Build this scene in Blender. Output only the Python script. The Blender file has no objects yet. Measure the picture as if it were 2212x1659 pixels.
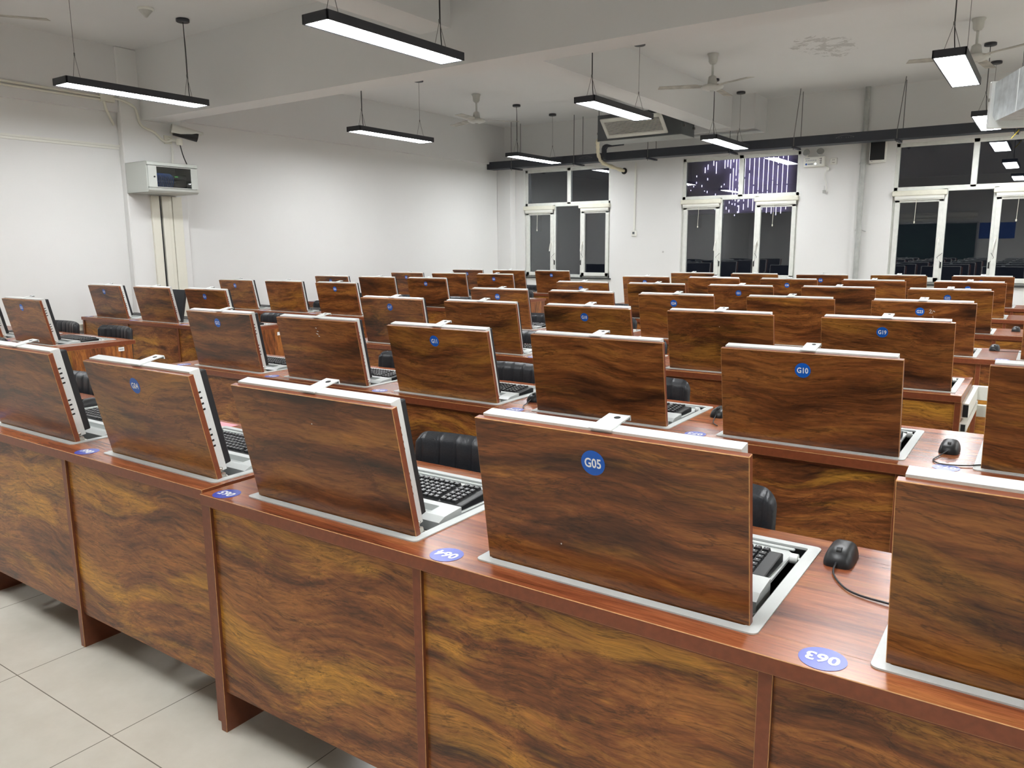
import bpy, bmesh, math, random
from mathutils import Vector, Matrix
R = math.radians
sc = bpy.context.scene
col = sc.collection
random.seed(7)

# ------------------------------------------------------------------ helpers
def s2l(c):
    return tuple(((v/255)/12.92 if v/255 <= .04045 else ((v/255+.055)/1.055)**2.4) for v in c)

class MB:
    """collects boxes, tubes, lathes and polygons; build() links them as ONE mesh object"""
    def __init__(s):
        s.v = []; s.f = []; s.m = []; s.sm = []
    def add(s, vs, fs, m=0, smooth=False):
        n = len(s.v); s.v += [tuple(v) for v in vs]
        for f in fs:
            s.f.append([i+n for i in f]); s.m.append(m); s.sm.append(smooth)
        return s
    def box(s, x0, x1, y0, y1, z0, z1, m=0, fm=None):
        v = [(x0,y0,z0),(x1,y0,z0),(x1,y1,z0),(x0,y1,z0),(x0,y0,z1),(x1,y0,z1),(x1,y1,z1),(x0,y1,z1)]
        f = [(0,3,2,1),(4,5,6,7),(0,1,5,4),(2,3,7,6),(1,2,6,5),(3,0,4,7)]   # bottom top front(-y) back right left
        n = len(s.v); s.v += v
        for k, q in enumerate(f):
            s.f.append([i+n for i in q]); s.m.append(fm.get(k, m) if fm else m); s.sm.append(False)
        return s
    def hexa(s, P, m=0):
        return s.add(P, [(0,3,2,1),(4,5,6,7),(0,1,5,4),(2,3,7,6),(1,2,6,5),(3,0,4,7)], m)
    def tube(s, pts, r, n=8, m=0, caps=True):
        pts = [Vector(p) for p in pts]; rings = []
        up = None
        for i, p in enumerate(pts):
            d = (pts[min(i+1, len(pts)-1)]-pts[max(i-1, 0)]).normalized()
            if up is None:
                up = Vector((0,0,1)) if abs(d.z) < .9 else Vector((1,0,0))
            a = d.cross(up)
            if a.length < 1e-6: a = d.orthogonal()
            a.normalize(); b = a.cross(d).normalized(); up = b
            rr = r[i] if isinstance(r, (list, tuple)) else r
            rings.append([p+rr*(math.cos(2*math.pi*k/n)*a+math.sin(2*math.pi*k/n)*b) for k in range(n)])
        vs = [v for q in rings for v in q]; fs = []
        for i in range(len(pts)-1):
            for k in range(n):
                fs.append((i*n+k, i*n+(k+1) % n, (i+1)*n+(k+1) % n, (i+1)*n+k))
        s.add(vs, fs, m, True)
        if caps:
            s.add(rings[0], [tuple(range(n))], m); s.add(rings[-1], [tuple(range(n))[::-1]], m)
        return s
    def cable(s, pts, r, n=8, m=0, k=6):
        P = [Vector(p) for p in pts]; out = []
        for i in range(len(P)-1):
            a, b, c, d = P[max(i-1, 0)], P[i], P[i+1], P[min(i+2, len(P)-1)]
            for j in range(k):
                t = j/k; out.append(.5*((2*b)+(c-a)*t+(2*a-5*b+4*c-d)*t*t+(3*b-a-3*c+d)*t**3))
        out.append(P[-1]); return s.tube(out, r, n, m)
    def lathe(s, prof, c=(0,0,0), n=24, m=0, axis='z'):
        vs = []; fs = []
        for (r, z) in prof:
            for k in range(n):
                a = 2*math.pi*k/n
                p = (r*math.cos(a), r*math.sin(a), z)
                if axis == 'y': p = (p[0], p[2], p[1])
                vs.append((p[0]+c[0], p[1]+c[1], p[2]+c[2]))
        for i in range(len(prof)-1):
            for k in range(n):
                fs.append((i*n+k, i*n+(k+1) % n, (i+1)*n+(k+1) % n, (i+1)*n+k))
        s.add(vs, fs, m, True)
        L = len(prof)
        s.add([vs[k] for k in range(n)], [tuple(range(n))[::-1]], m)
        s.add([vs[(L-1)*n+k] for k in range(n)], [tuple(range(n))], m)
        return s
    def prism(s, outline, axis, a0, a1, m=0):
        n = len(outline)
        def P(u, v, a):
            return {'z': (u, v, a), 'y': (u, a, v), 'x': (a, u, v)}[axis]
        vs = [P(u, v, a0) for u, v in outline]+[P(u, v, a1) for u, v in outline]
        fs = [tuple(range(n))[::-1], tuple(range(n, 2*n))]+[(i, (i+1) % n, n+(i+1) % n, n+i) for i in range(n)]
        return s.add(vs, fs, m)
    def xf(s, M, i0=0):
        for i in range(i0, len(s.v)):
            s.v[i] = tuple(M @ Vector(s.v[i]))
        return s
    def mesh(s, name, mats):
        me = bpy.data.meshes.new(name); me.from_pydata(s.v, [], s.f)
        for mm in (mats if isinstance(mats, (list, tuple)) else [mats]): me.materials.append(mm)
        me.polygons.foreach_set('material_index', s.m)
        me.polygons.foreach_set('use_smooth', s.sm)
        bm = bmesh.new(); bm.from_mesh(me); bmesh.ops.recalc_face_normals(bm, faces=bm.faces); bm.to_mesh(me); bm.free()
        me.update(); return me
    def build(s, name, mats, parent=None, loc=(0,0,0), bevel=None, bmat=-1, seg=1):
        o = bpy.data.objects.new(name, s.mesh(name, mats)); col.objects.link(o); o.location = loc
        if parent: o.parent = parent
        if bevel:
            b = o.modifiers.new('bevel', 'BEVEL'); b.width = bevel; b.segments = seg; b.limit_method = 'ANGLE'; b.angle_limit = R(50); b.material = bmat
        return o

def tag(o, label=None, cat=None, group=None, kind=None):
    if label: o['label'] = label
    if cat: o['category'] = cat
    if group: o['group'] = group
    if kind: o['kind'] = kind
    return o
def empty(name, loc=(0,0,0), rz=0):
    o = bpy.data.objects.new(name, None); col.objects.link(o); o.location = loc; o.rotation_euler = (0,0,rz)
    o.empty_display_size = .05
    return o
def copy_tree(o, parent=None):
    c = o.copy(); col.objects.link(c)
    if parent: c.parent = parent
    for k in list(o.children): copy_tree(k, c)
    return c
def kid(o, name):
    for k in o.children:
        if k.name.split('.')[0] == name: return k

# ------------------------------------------------------------------ materials
def newmat(name):
    m = bpy.data.materials.new(name); m.use_nodes = True
    nt = m.node_tree; b = nt.nodes['Principled BSDF']
    return m, nt, b
def N(nt, t, **kw):
    n = nt.nodes.new(t)
    for k, v in kw.items():
        if k in n.inputs: n.inputs[k].default_value = v
        else: setattr(n, k, v)
    return n
def ramp(nt, stops, interp='LINEAR'):
    n = nt.nodes.new('ShaderNodeValToRGB'); cr = n.color_ramp; cr.interpolation = interp
    while len(cr.elements) < len(stops): cr.elements.new(.5)
    for e, (p, c) in zip(cr.elements, stops):
        e.position = p; e.color = (*c, 1) if len(c) == 3 else c
    return n
def plain(name, rgb, rough=.5, metal=0, spec=.5, bump=0, bscale=200, vary=0):
    m, nt, b = newmat(name); L = nt.links
    c = s2l(rgb)
    b.inputs['Base Color'].default_value = (*c, 1); b.inputs['Roughness'].default_value = rough
    b.inputs['Metallic'].default_value = metal; b.inputs['Specular IOR Level'].default_value = spec
    tc = N(nt, 'ShaderNodeTexCoord'); no = N(nt, 'ShaderNodeTexNoise', Scale=bscale, Detail=3.0)
    L.new(tc.outputs['Object'], no.inputs['Vector'])
    v = vary or .03
    rp = ramp(nt, [(.3, tuple(x*(1-v) for x in c)), (.7, tuple(min(1, x*(1+v)) for x in c))])
    L.new(no.outputs['Fac'], rp.inputs['Fac']); L.new(rp.outputs['Color'], b.inputs['Base Color'])
    if bump:
        bp = N(nt, 'ShaderNodeBump', Strength=bump, Distance=.002); L.new(no.outputs['Fac'], bp.inputs['Height']); L.new(bp.outputs['Normal'], b.inputs['Normal'])
    return m
def emit(name, rgb, strength):
    m, nt, b = newmat(name)
    b.inputs['Base Color'].default_value = (.8,.8,.8,1)
    b.inputs['Emission Color'].default_value = (*s2l(rgb), 1); b.inputs['Emission Strength'].default_value = strength
    return m

def wood(name, stops, rough=.33, grain=(1.0, 5.2, 5.2), dark=.75, seedmul=31.0, warp=.30, gold=.75, goldc=(188,128,48), spec=.5, fib=.9, gthr=.53, bump=.06):
    m, nt, b = newmat(name); L = nt.links
    tc = N(nt, 'ShaderNodeTexCoord'); oi = N(nt, 'ShaderNodeObjectInfo')
    mul = N(nt, 'ShaderNodeVectorMath', operation='SCALE'); mul.inputs[0].default_value = (1.0, .73, .41)
    mm = N(nt, 'ShaderNodeMath', operation='MULTIPLY'); mm.inputs[1].default_value = seedmul
    L.new(oi.outputs['Random'], mm.inputs[0]); L.new(mm.outputs[0], mul.inputs['Scale'])
    add = N(nt, 'ShaderNodeVectorMath', operation='ADD')
    L.new(tc.outputs['Object'], add.inputs[0]); L.new(mul.outputs[0], add.inputs[1])
    def warped(scale, amt, det=1.5):
        w1 = N(nt, 'ShaderNodeTexNoise', Scale=scale, Detail=det, Roughness=.5); L.new(add.outputs[0], w1.inputs['Vector'])
        sub = N(nt, 'ShaderNodeVectorMath', operation='SUBTRACT'); sub.inputs[1].default_value = (.5,.5,.5); L.new(w1.outputs['Color'], sub.inputs[0])
        sca = N(nt, 'ShaderNodeVectorMath', operation='MULTIPLY'); sca.inputs[1].default_value = (amt*.7, amt, amt); L.new(sub.outputs[0], sca.inputs[0])
        wv = N(nt, 'ShaderNodeVectorMath', operation='ADD'); L.new(add.outputs[0], wv.inputs[0]); L.new(sca.outputs[0], wv.inputs[1]); return wv
    wv = warped(1.9, warp); wf = warped(3.0, warp*.55, 2.5)
    def nz(src, gx, gy, scale, det, rgh, dist, w=0.0):
        v = N(nt, 'ShaderNodeVectorMath', operation='MULTIPLY'); v.inputs[1].default_value = (grain[0]*gx, grain[1]*gy, grain[2]*gy); L.new(src.outputs[0], v.inputs[0])
        n = N(nt, 'ShaderNodeTexNoise', Scale=scale, Detail=det, Roughness=rgh, Distortion=dist); n.noise_dimensions = '4D'; n.inputs['W'].default_value = w
        L.new(v.outputs[0], n.inputs['Vector']); return n
    def mix(fac, A, B, blend='MIX'):
        x = N(nt, 'ShaderNodeMix', data_type='RGBA', blend_type=blend)
        if isinstance(fac, float): x.inputs['Factor'].default_value = fac
        else: L.new(fac, x.inputs['Factor'])
        L.new(A, x.inputs['A'])
        if isinstance(B, tuple): x.inputs['B'].default_value = (*B, 1)
        else: L.new(B, x.inputs['B'])
        return x.outputs['Result']
    n1 = nz(wv, 1, 1, 1.7, 9.0, .66, .25)
    r1 = ramp(nt, [(p, s2l(c)) for p, c in stops]); L.new(n1.outputs['Fac'], r1.inputs['Fac'])
    n3 = nz(wv, .8, .75, 1.2, 8.0, .68, .35, 5.3)          # broad golden lenses with a flecked border
    r3 = ramp(nt, [(gthr, (0,0,0)), (gthr+.09, (gold*.6,)*3), (gthr+.2, (gold,)*3)]); L.new(n3.outputs['Fac'], r3.inputs['Fac'])
    c = mix(r3.outputs['Color'], r1.outputs['Color'], s2l(goldc))
    n2 = nz(wf, 2.6, 9, 1.8, 5.0, .72, .2, 2.2)             # streaks a few millimetres high
    r2 = ramp(nt, [(.32, (.40,.36,.32)), (.46, (.92,.91,.90)), (.55, (1.08,1.07,1.05)), (.70, (1.5,1.46,1.32))]); L.new(n2.outputs['Fac'], r2.inputs['Fac'])
    c = mix(fib, c, r2.outputs['Color'], 'MULTIPLY')
    n5 = nz(wf, 9, 34, 1.8, 3.0, .7, .0, 7.7)               # fine pores
    r5 = ramp(nt, [(.28, (.62,.60,.58)), (.5, (1,1,1)), (.75, (1.18,1.17,1.14))]); L.new(n5.outputs['Fac'], r5.inputs['Fac'])
    c = mix(fib*.85, c, r5.outputs['Color'], 'MULTIPLY')
    n4 = nz(wv, .9, 1.6, 1.5, 6.0, .62, .5, 9.1)            # dark veins and knots
    r4 = ramp(nt, [(.29, (dark,)*3), (.385, (0,0,0)), (.488, (0,0,0)), (.499, (dark*.7,)*3), (.51, (0,0,0))]); L.new(n4.outputs['Fac'], r4.inputs['Fac'])
    c = mix(r4.outputs['Color'], c, s2l((44,25,14)))
    L.new(c, b.inputs['Base Color'])
    b.inputs['Roughness'].default_value = rough; b.inputs['Specular IOR Level'].default_value = spec
    bp = N(nt, 'ShaderNodeBump', Strength=bump, Distance=.001); L.new(n5.outputs['Fac'], bp.inputs['Height']); L.new(bp.outputs['Normal'], b.inputs['Normal'])
    return m

M = {}
M['lid_wood'] = wood('lid_wood', [(.36, (54,29,15)), (.44, (96,54,27)), (.50, (121,70,35)), (.57, (146,91,45)), (.66, (102,58,29))], rough=.29, gold=.85, goldc=(180,124,50), dark=.85, warp=.17, grain=(.75, 6.2, 6.2), gthr=.51)
M['panel_wood'] = wood('panel_wood', [(.35, (66,36,19)), (.44, (112,64,33)), (.50, (138,82,42)), (.57, (166,106,52)), (.66, (118,68,35))], rough=.33, gold=.95, goldc=(210,152,58), dark=.85, warp=.25, grain=(.95, 7.0, 7.0), gthr=.51, fib=1.0)
M['top_wood'] = wood('top_wood', [(.34, (96,48,30)), (.44, (128,68,42)), (.50, (144,80,50)), (.58, (166,98,62)), (.68, (136,74,46))], rough=.27, gold=.55, goldc=(196,134,76), dark=.35, warp=.06, grain=(.7, 9, 9), fib=.7, bump=.015)
M['end_wood'] = wood('end_wood', [(.36, (62,34,19)), (.44, (112,64,34)), (.50, (140,82,44)), (.57, (170,106,52)), (.66, (120,70,37))], rough=.34, gold=.95, goldc=(208,150,58), dark=.85, warp=.22, grain=(5.2, 5.2, .72), gthr=.51)
M['band'] = plain('edge_band', (128,68,42), .32, vary=.12, bscale=60)
M['leg_wood'] = plain('leg_board', (104,56,34), .4, vary=.15, bscale=30)
M['chip'] = plain('raw_edge', (192,142,88), .6, vary=.2, bscale=90)
M['frame_grey'] = plain('powder_grey', (196,200,198), .38, spec=.5, bump=.15, bscale=900)
M['white_metal'] = plain('white_powder_metal', (222,225,223), .34)
M['well'] = plain('well_black', (20,21,22), .5)
M['black'] = plain('black_plastic', (24,25,27), .42)
M['black_soft'] = plain('monitor_black', (30,31,34), .55)
M['key'] = plain('keycap_black', (28,29,31), .38)
M['legend'] = plain('key_legend', (205,208,210), .6)
M['leather'] = plain('black_leather', (40,42,46), .36, bump=.35, bscale=160, vary=.15)
M['steel'] = plain('bright_steel', (190,186,178), .25, metal=1)
M['blue'] = plain('sticker_blue', (14,92,190), .35)
M['blue2'] = plain('sticker_violet_blue', (62,78,178), .3)
M['ink_white'] = plain('sticker_white', (240,242,244), .4)
M['housing'] = plain('lamp_housing_charcoal', (46,48,54), .45)
M['cord'] = plain('cord_black', (32,32,34), .5)
M['wire'] = plain('steel_wire', (120,120,118), .4, metal=.6)
M['led'] = emit('led_panel', (250,252,254), 26.0)
M['fanwhite'] = plain('fan_enamel', (190,190,184), .4, vary=.08, bscale=12)
M['fandirt'] = plain('fan_blade_dusty', (164,160,150), .5, vary=.3, bscale=9)
M['whiteplastic'] = plain('white_plastic', (226,226,218), .4)
M['cream'] = plain('cream_trunking', (226,224,210), .45)
M['cabinet'] = plain('cabinet_grey', (192,196,190), .42, bump=.1, bscale=600)
M['cabdark'] = plain('cabinet_dark', (40,44,48), .5)
M['cableblue'] = plain('cable_blue', (70,130,225), .4)
M['cableyellow'] = plain('cable_yellow', (214,190,60), .4)
M['green'] = emit('status_green', (80,230,90), 1.2)
M['tray'] = plain('duct_charcoal', (54,58,66), .5, vary=.08, bscale=6)
M['galv'] = plain('galvanised_sheet', (92,96,98), .5, metal=.3, vary=.12, bscale=5)
M['galv2'] = plain('brushed_panel', (196,202,204), .32, metal=.5, vary=.22, bscale=14)
M['galv3'] = plain('galvanised_underside', (150,152,148), .5, metal=.2, vary=.1, bscale=4)
M['grille'] = plain('grille_white', (216,216,208), .45)
M['dark'] = plain('void_dark', (16,16,17), .7)
M['foam'] = plain('hose_foam', (214,206,178), .7, bump=.6, bscale=60)
M['pipe'] = plain('pipe_grey', (172,174,170), .4, vary=.1, bscale=12)
M['winframe'] = plain('window_upvc', (218,220,214), .36, vary=.05, bscale=20)
M['cassette'] = plain('screen_cassette', (222,220,204), .42, vary=.06, bscale=10)
M['sill'] = plain('sill_stone', (60,62,60), .4)
M['pink'] = plain('pink_paper', (236,160,170), .7)
M['paper'] = plain('white_paper', (236,238,238), .7)
M['board'] = plain('chalkboard_green', (34,66,54), .5, vary=.2, bscale=4)
M['sign'] = plain('sign_blue', (28,84,170), .5)
M['alu'] = plain('aluminium', (180,182,182), .35, metal=.8)
M['strand'] = emit('light_strand', (232,220,255), 2.0)
M['strand2'] = emit('light_strand_violet', (150,110,235), 1.3)
M['facade'] = plain('facade_dusk', (128,120,148), .8, vary=.15, bscale=3)
M['reflector'] = plain('lamp_reflector', (186,188,184), .18, metal=.45)
M['lensclear'] = plain('lamp_lens', (200,205,200), .15)

def wallmat(name, rgb, dirt=.05, rough=.75, streak=False):
    m, nt, b = newmat(name); L = nt.links; c = s2l(rgb)
    tc = N(nt, 'ShaderNodeTexCoord')
    n1 = N(nt, 'ShaderNodeTexNoise', Scale=.9, Detail=5.0, Roughness=.6); L.new(tc.outputs['Object'], n1.inputs['Vector'])
    n2 = N(nt, 'ShaderNodeTexNoise', Scale=55.0, Detail=3.0); L.new(tc.outputs['Object'], n2.inputs['Vector'])
    rp = ramp(nt, [(.3, tuple(x*(1-dirt) for x in c)), (.65, c)]); L.new(n1.outputs['Fac'], rp.inputs['Fac'])
    # a few scuffs and nail marks
    vo = N(nt, 'ShaderNodeTexVoronoi', Scale=1.1); L.new(tc.outputs['Object'], vo.inputs['Vector'])
    rs = ramp(nt, [(.012, (.55,.55,.53)), (.022, (1,1,1))]); L.new(vo.outputs['Distance'], rs.inputs['Fac'])
    mx = N(nt, 'ShaderNodeMix', data_type='RGBA', blend_type='MULTIPLY'); mx.inputs['Factor'].default_value = .8
    L.new(rp.outputs['Color'], mx.inputs['A']); L.new(rs.outputs['Color'], mx.inputs['B'])
    L.new(mx.outputs['Result'], b.inputs['Base Color']); b.inputs['Roughness'].default_value = rough
    b.inputs['Specular IOR Level'].default_value = .3
    bp = N(nt, 'ShaderNodeBump', Strength=.06, Distance=.002); L.new(n2.outputs['Fac'], bp.inputs['Height']); L.new(bp.outputs['Normal'], b.inputs['Normal'])
    return m
M['wall'] = wallmat('wall_paint', (226,226,224), .03)
M['ceil'] = wallmat('ceiling_paint', (219,219,218), .03)
def ceilmat():
    m = wallmat('ceiling_peeling_paint', (219,219,218), .03); nt = m.node_tree; L = nt.links; b = nt.nodes['Principled BSDF']
    src = b.inputs['Base Color'].links[0].from_socket
    geo = N(nt, 'ShaderNodeNewGeometry')
    sub = N(nt, 'ShaderNodeVectorMath', operation='SUBTRACT'); sub.inputs[1].default_value = (-2.25, 9.3, 3.557); L.new(geo.outputs['Position'], sub.inputs[0])
    mul = N(nt, 'ShaderNodeVectorMath', operation='MULTIPLY'); mul.inputs[1].default_value = (1.35, .8, 1); L.new(sub.outputs[0], mul.inputs[0])
    ln = N(nt, 'ShaderNodeVectorMath', operation='LENGTH'); L.new(mul.outputs[0], ln.inputs[0])
    rr = ramp(nt, [(.35, (1,1,1)), (1.0, (0,0,0))]); L.new(ln.outputs['Value'], rr.inputs['Fac'])
    no = N(nt, 'ShaderNodeTexNoise', Scale=4.2, Detail=8.0, Roughness=.75, Distortion=.6); L.new(geo.outputs['Position'], no.inputs['Vector'])
    mm = N(nt, 'ShaderNodeMath', operation='MULTIPLY'); L.new(rr.outputs['Color'], mm.inputs[0]); L.new(no.outputs['Fac'], mm.inputs[1])
    r2 = ramp(nt, [(.50, (0,0,0)), (.51, (.5,.5,.5)), (.56, (.22,.22,.22)), (.57, (.4,.4,.4))]); L.new(mm.outputs[0], r2.inputs['Fac'])
    mx = N(nt, 'ShaderNodeMix', data_type='RGBA', blend_type='MIX'); L.new(r2.outputs['Color'], mx.inputs['Factor']); L.new(src, mx.inputs['A']); mx.inputs['B'].default_value = (*s2l((120,116,110)), 1)
    L.new(mx.outputs['Result'], b.inputs['Base Color'])
    return m
M['ceil_peel'] = ceilmat()
def floormat():
    m, nt, b = newmat('porcelain_tiles'); L = nt.links
    geo = N(nt, 'ShaderNodeNewGeometry')
    mp = N(nt, 'ShaderNodeMapping'); mp.inputs['Location'].default_value = (2.805/.604+40, -1.06/.604+40, 0); mp.inputs['Scale'].default_value = (1/.604, 1/.604, 1/.604)
    L.new(geo.outputs['Position'], mp.inputs['Vector'])
    fr = N(nt, 'ShaderNodeVectorMath', operation='FRACTION'); L.new(mp.outputs[0], fr.inputs[0])
    sp = N(nt, 'ShaderNodeSeparateXYZ'); L.new(fr.outputs[0], sp.inputs[0])
    outs = []
    for a in 'XY':
        s_ = N(nt, 'ShaderNodeMath', operation='SUBTRACT'); s_.inputs[1].default_value = .5; L.new(sp.outputs[a], s_.inputs[0])
        ab = N(nt, 'ShaderNodeMath', operation='ABSOLUTE'); L.new(s_.outputs[0], ab.inputs[0]); outs.append(ab)
    mx = N(nt, 'ShaderNodeMath', operation='MAXIMUM'); L.new(outs[0].outputs[0], mx.inputs[0]); L.new(outs[1].outputs[0], mx.inputs[1])
    gr = N(nt, 'ShaderNodeMath', operation='GREATER_THAN'); gr.inputs[1].default_value = .4972; L.new(mx.outputs[0], gr.inputs[0])
    no = N(nt, 'ShaderNodeTexNoise', Scale=3.0, Detail=6.0, Roughness=.65); L.new(geo.outputs['Position'], no.inputs['Vector'])
    rp = ramp(nt, [(.3, s2l((196,191,178))), (.7, s2l((212,208,196)))]); L.new(no.outputs['Fac'], rp.inputs['Fac'])
    mi = N(nt, 'ShaderNodeMix', data_type='RGBA', blend_type='MIX'); L.new(gr.outputs[0], mi.inputs['Factor']); L.new(rp.outputs['Color'], mi.inputs['A']); mi.inputs['B'].default_value = (*s2l((122,116,106)), 1)
    L.new(mi.outputs['Result'], b.inputs['Base Color']); b.inputs['Roughness'].default_value = .22
    return m
M['floor'] = floormat()
def glassmat(name, tint=(.8,.83,.84), base=.0):
    m, nt, b = newmat(name); L = nt.links
    out = nt.nodes['Material Output']; nt.nodes.remove(b)
    fr = N(nt, 'ShaderNodeFresnel', IOR=1.52)
    mm = N(nt, 'ShaderNodeMath', operation='MULTIPLY_ADD'); mm.inputs[1].default_value = 1.7; mm.inputs[2].default_value = base; mm.use_clamp = True; L.new(fr.outputs[0], mm.inputs[0])
    tr = N(nt, 'ShaderNodeBsdfTransparent', Color=(*tint, 1)); gl = N(nt, 'ShaderNodeBsdfGlossy', Roughness=.012, Color=(1,1,1,1))
    no = N(nt, 'ShaderNodeTexNoise', Scale=1.2, Detail=2.0); tc = N(nt, 'ShaderNodeTexCoord'); L.new(tc.outputs['Object'], no.inputs['Vector'])
    bp = N(nt, 'ShaderNodeBump', Strength=.02, Distance=.01); L.new(no.outputs['Fac'], bp.inputs['Height']); L.new(bp.outputs['Normal'], gl.inputs['Normal'])
    mx = N(nt, 'ShaderNodeMixShader'); L.new(mm.outputs[0], mx.inputs['Fac']); L.new(tr.outputs[0], mx.inputs[1]); L.new(gl.outputs[0], mx.inputs[2])
    L.new(mx.outputs[0], out.inputs['Surface'])
    return m
M['glass'] = glassmat('window_glass')
M['cabglass'] = glassmat('smoked_cabinet_glass', (.72,.74,.75))

# ------------------------------------------------------------------ lettering
_tc = {}
def letters(txt, size, bold=.0):
    key = (txt, size, bold)
    if key in _tc: return _tc[key]
    cu = bpy.data.curves.new('t', 'FONT'); cu.body = txt; cu.size = size; cu.align_x = 'CENTER'; cu.align_y = 'CENTER'; cu.offset = bold; cu.resolution_u = 3
    o = bpy.data.objects.new('t', cu); col.objects.link(o)
    dg = bpy.context.evaluated_depsgraph_get(); dg.update()
    me = bpy.data.meshes.new_from_object(o.evaluated_get(dg))
    vs = [v.co.copy() for v in me.vertices]; fs = [tuple(p.vertices) for p in me.polygons]
    if vs:
        cy = (max(v.y for v in vs)+min(v.y for v in vs))/2; cx = (max(v.x for v in vs)+min(v.x for v in vs))/2
        for v in vs: v.y -= cy; v.x -= cx
    bpy.data.objects.remove(o); bpy.data.curves.remove(cu); bpy.data.meshes.remove(me)
    _tc[key] = (vs, fs); return vs, fs
def disc(mb, r, n=36, t=.0006, m=0):
    vs = [(r*math.cos(2*math.pi*k/n), r*math.sin(2*math.pi*k/n), 0) for k in range(n)]+[(r*math.cos(2*math.pi*k/n), r*math.sin(2*math.pi*k/n), t) for k in range(n)]
    mb.add(vs, [tuple(range(n))[::-1], tuple(range(n, 2*n))]+[(k, (k+1) % n, n+(k+1) % n, n+k) for k in range(n)], m)
def sticker_mb(txt, r, size, bold, squash=.78):
    mb = MB(); disc(mb, r)
    vs, fs = letters(txt, size, bold)
    mb.add([(v.x*squash, v.y, .0011) for v in vs], fs, 1)
    return mb

# ================================================================== SETTING
XL, YF, ZC, XR, YB = -8.46, 12.0, 3.557, 7.0, -2.2
def struct(name, mb, mats, label, cat, parent=None, **kw):
    o = mb.build(name, mats, parent, **kw)
    if not parent: tag(o, label, cat, kind='structure')
    return o
struct('floor', MB().box(XL-.2, XR+.2, YB-.2, YF+.25, -.1, 0), M['floor'], 'pale beige glossy square floor tiles with thin dark joints', 'floor')
struct('ceiling', MB().box(XL-.2, XR+.2, YB-.2, YF+.25, ZC, ZC+.12), M['ceil_peel'], 'off-white painted ceiling with a peeling patch', 'ceiling')
struct('wall_left', MB().box(XL-.2, XL, YB-.2, YF+.25, 0, ZC), M['wall'], 'long white left wall', 'wall')
struct('wall_right', MB().box(XR, XR+.2, YB-.2, YF+.25, 0, ZC), M['wall'], 'white right wall beyond the frame', 'wall')
struct('wall_front', MB().box(XL, XR, YB-.2, YB, 0, ZC), M['wall'], 'white wall behind the camera', 'wall')
WX = [(-7.965, -6.235), (-4.965, -3.155), (-1.90, -.10), (1.15, 2.95)]
WZ0, WZ1 = .905, 2.785
mb = MB(); xs = [XL]
for a, b in WX: xs += [a, b]
xs.append(XR)
for i in range(0, len(xs), 2): mb.box(xs[i], xs[i+1], YF, YF+.22, 0, ZC)
for a, b in WX:
    mb.box(a, b, YF, YF+.22, 0, WZ0); mb.box(a, b, YF, YF+.22, WZ1, ZC)
struct('wall_far', mb, M['wall'], 'white window wall at the far end of the room', 'wall')
# beams, column, pilasters
struct('trim_1', MB().box(-8.40, XR, 5.03, 5.30, 2.833, ZC), M['ceil'], 'deep white ceiling beam crossing the whole room', 'beam')
struct('trim_2', MB().box(-4.34, -4.02, 5.30, YF, 3.114, ZC), M['ceil'], 'white ceiling beam running toward the far windows', 'beam')
struct('trim_3', MB().box(-4.34, -4.02, YB, 5.03, 3.114, ZC), M['ceil'], 'white ceiling beam behind the nearest pendant light', 'beam')
struct('trim_4', MB().box(XL, -8.40, YB, YF, 2.887, ZC), M['ceil'], 'white wall beam along the top of the left wall', 'beam')
struct('trim_5', MB().box(XL, -8.37, 4.80, 5.52, 0, ZC), M['wall'], 'white pilaster on the left wall below the cross beam', 'column', bevel=.01)
struct('trim_6', MB().box(XL, -8.16, 11.84, YF, 0, 2.9), M['wall'], 'white boxed corner pilaster left of the first window', 'column', bevel=.008)
struct('trim_7', MB().box(-4.75, -3.68, 11.46, YF, 3.08, ZC), M['ceil'], 'white haunch where the beam meets the far wall', 'beam')
struct('trim_8', MB().box(XL, XL+.025, 3.0, 4.8, 2.53, 2.552).box(XL, XL+.012, YB, 4.8, 2.505, 2.53), M['whiteplastic'], 'thin white picture rail on the left wall', 'rail')
struct('baseboard_left', MB().box(XL, XL+.012, YB, YF, 0, .1), M['cream'], 'cream baseboard along the left wall', 'baseboard')

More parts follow.
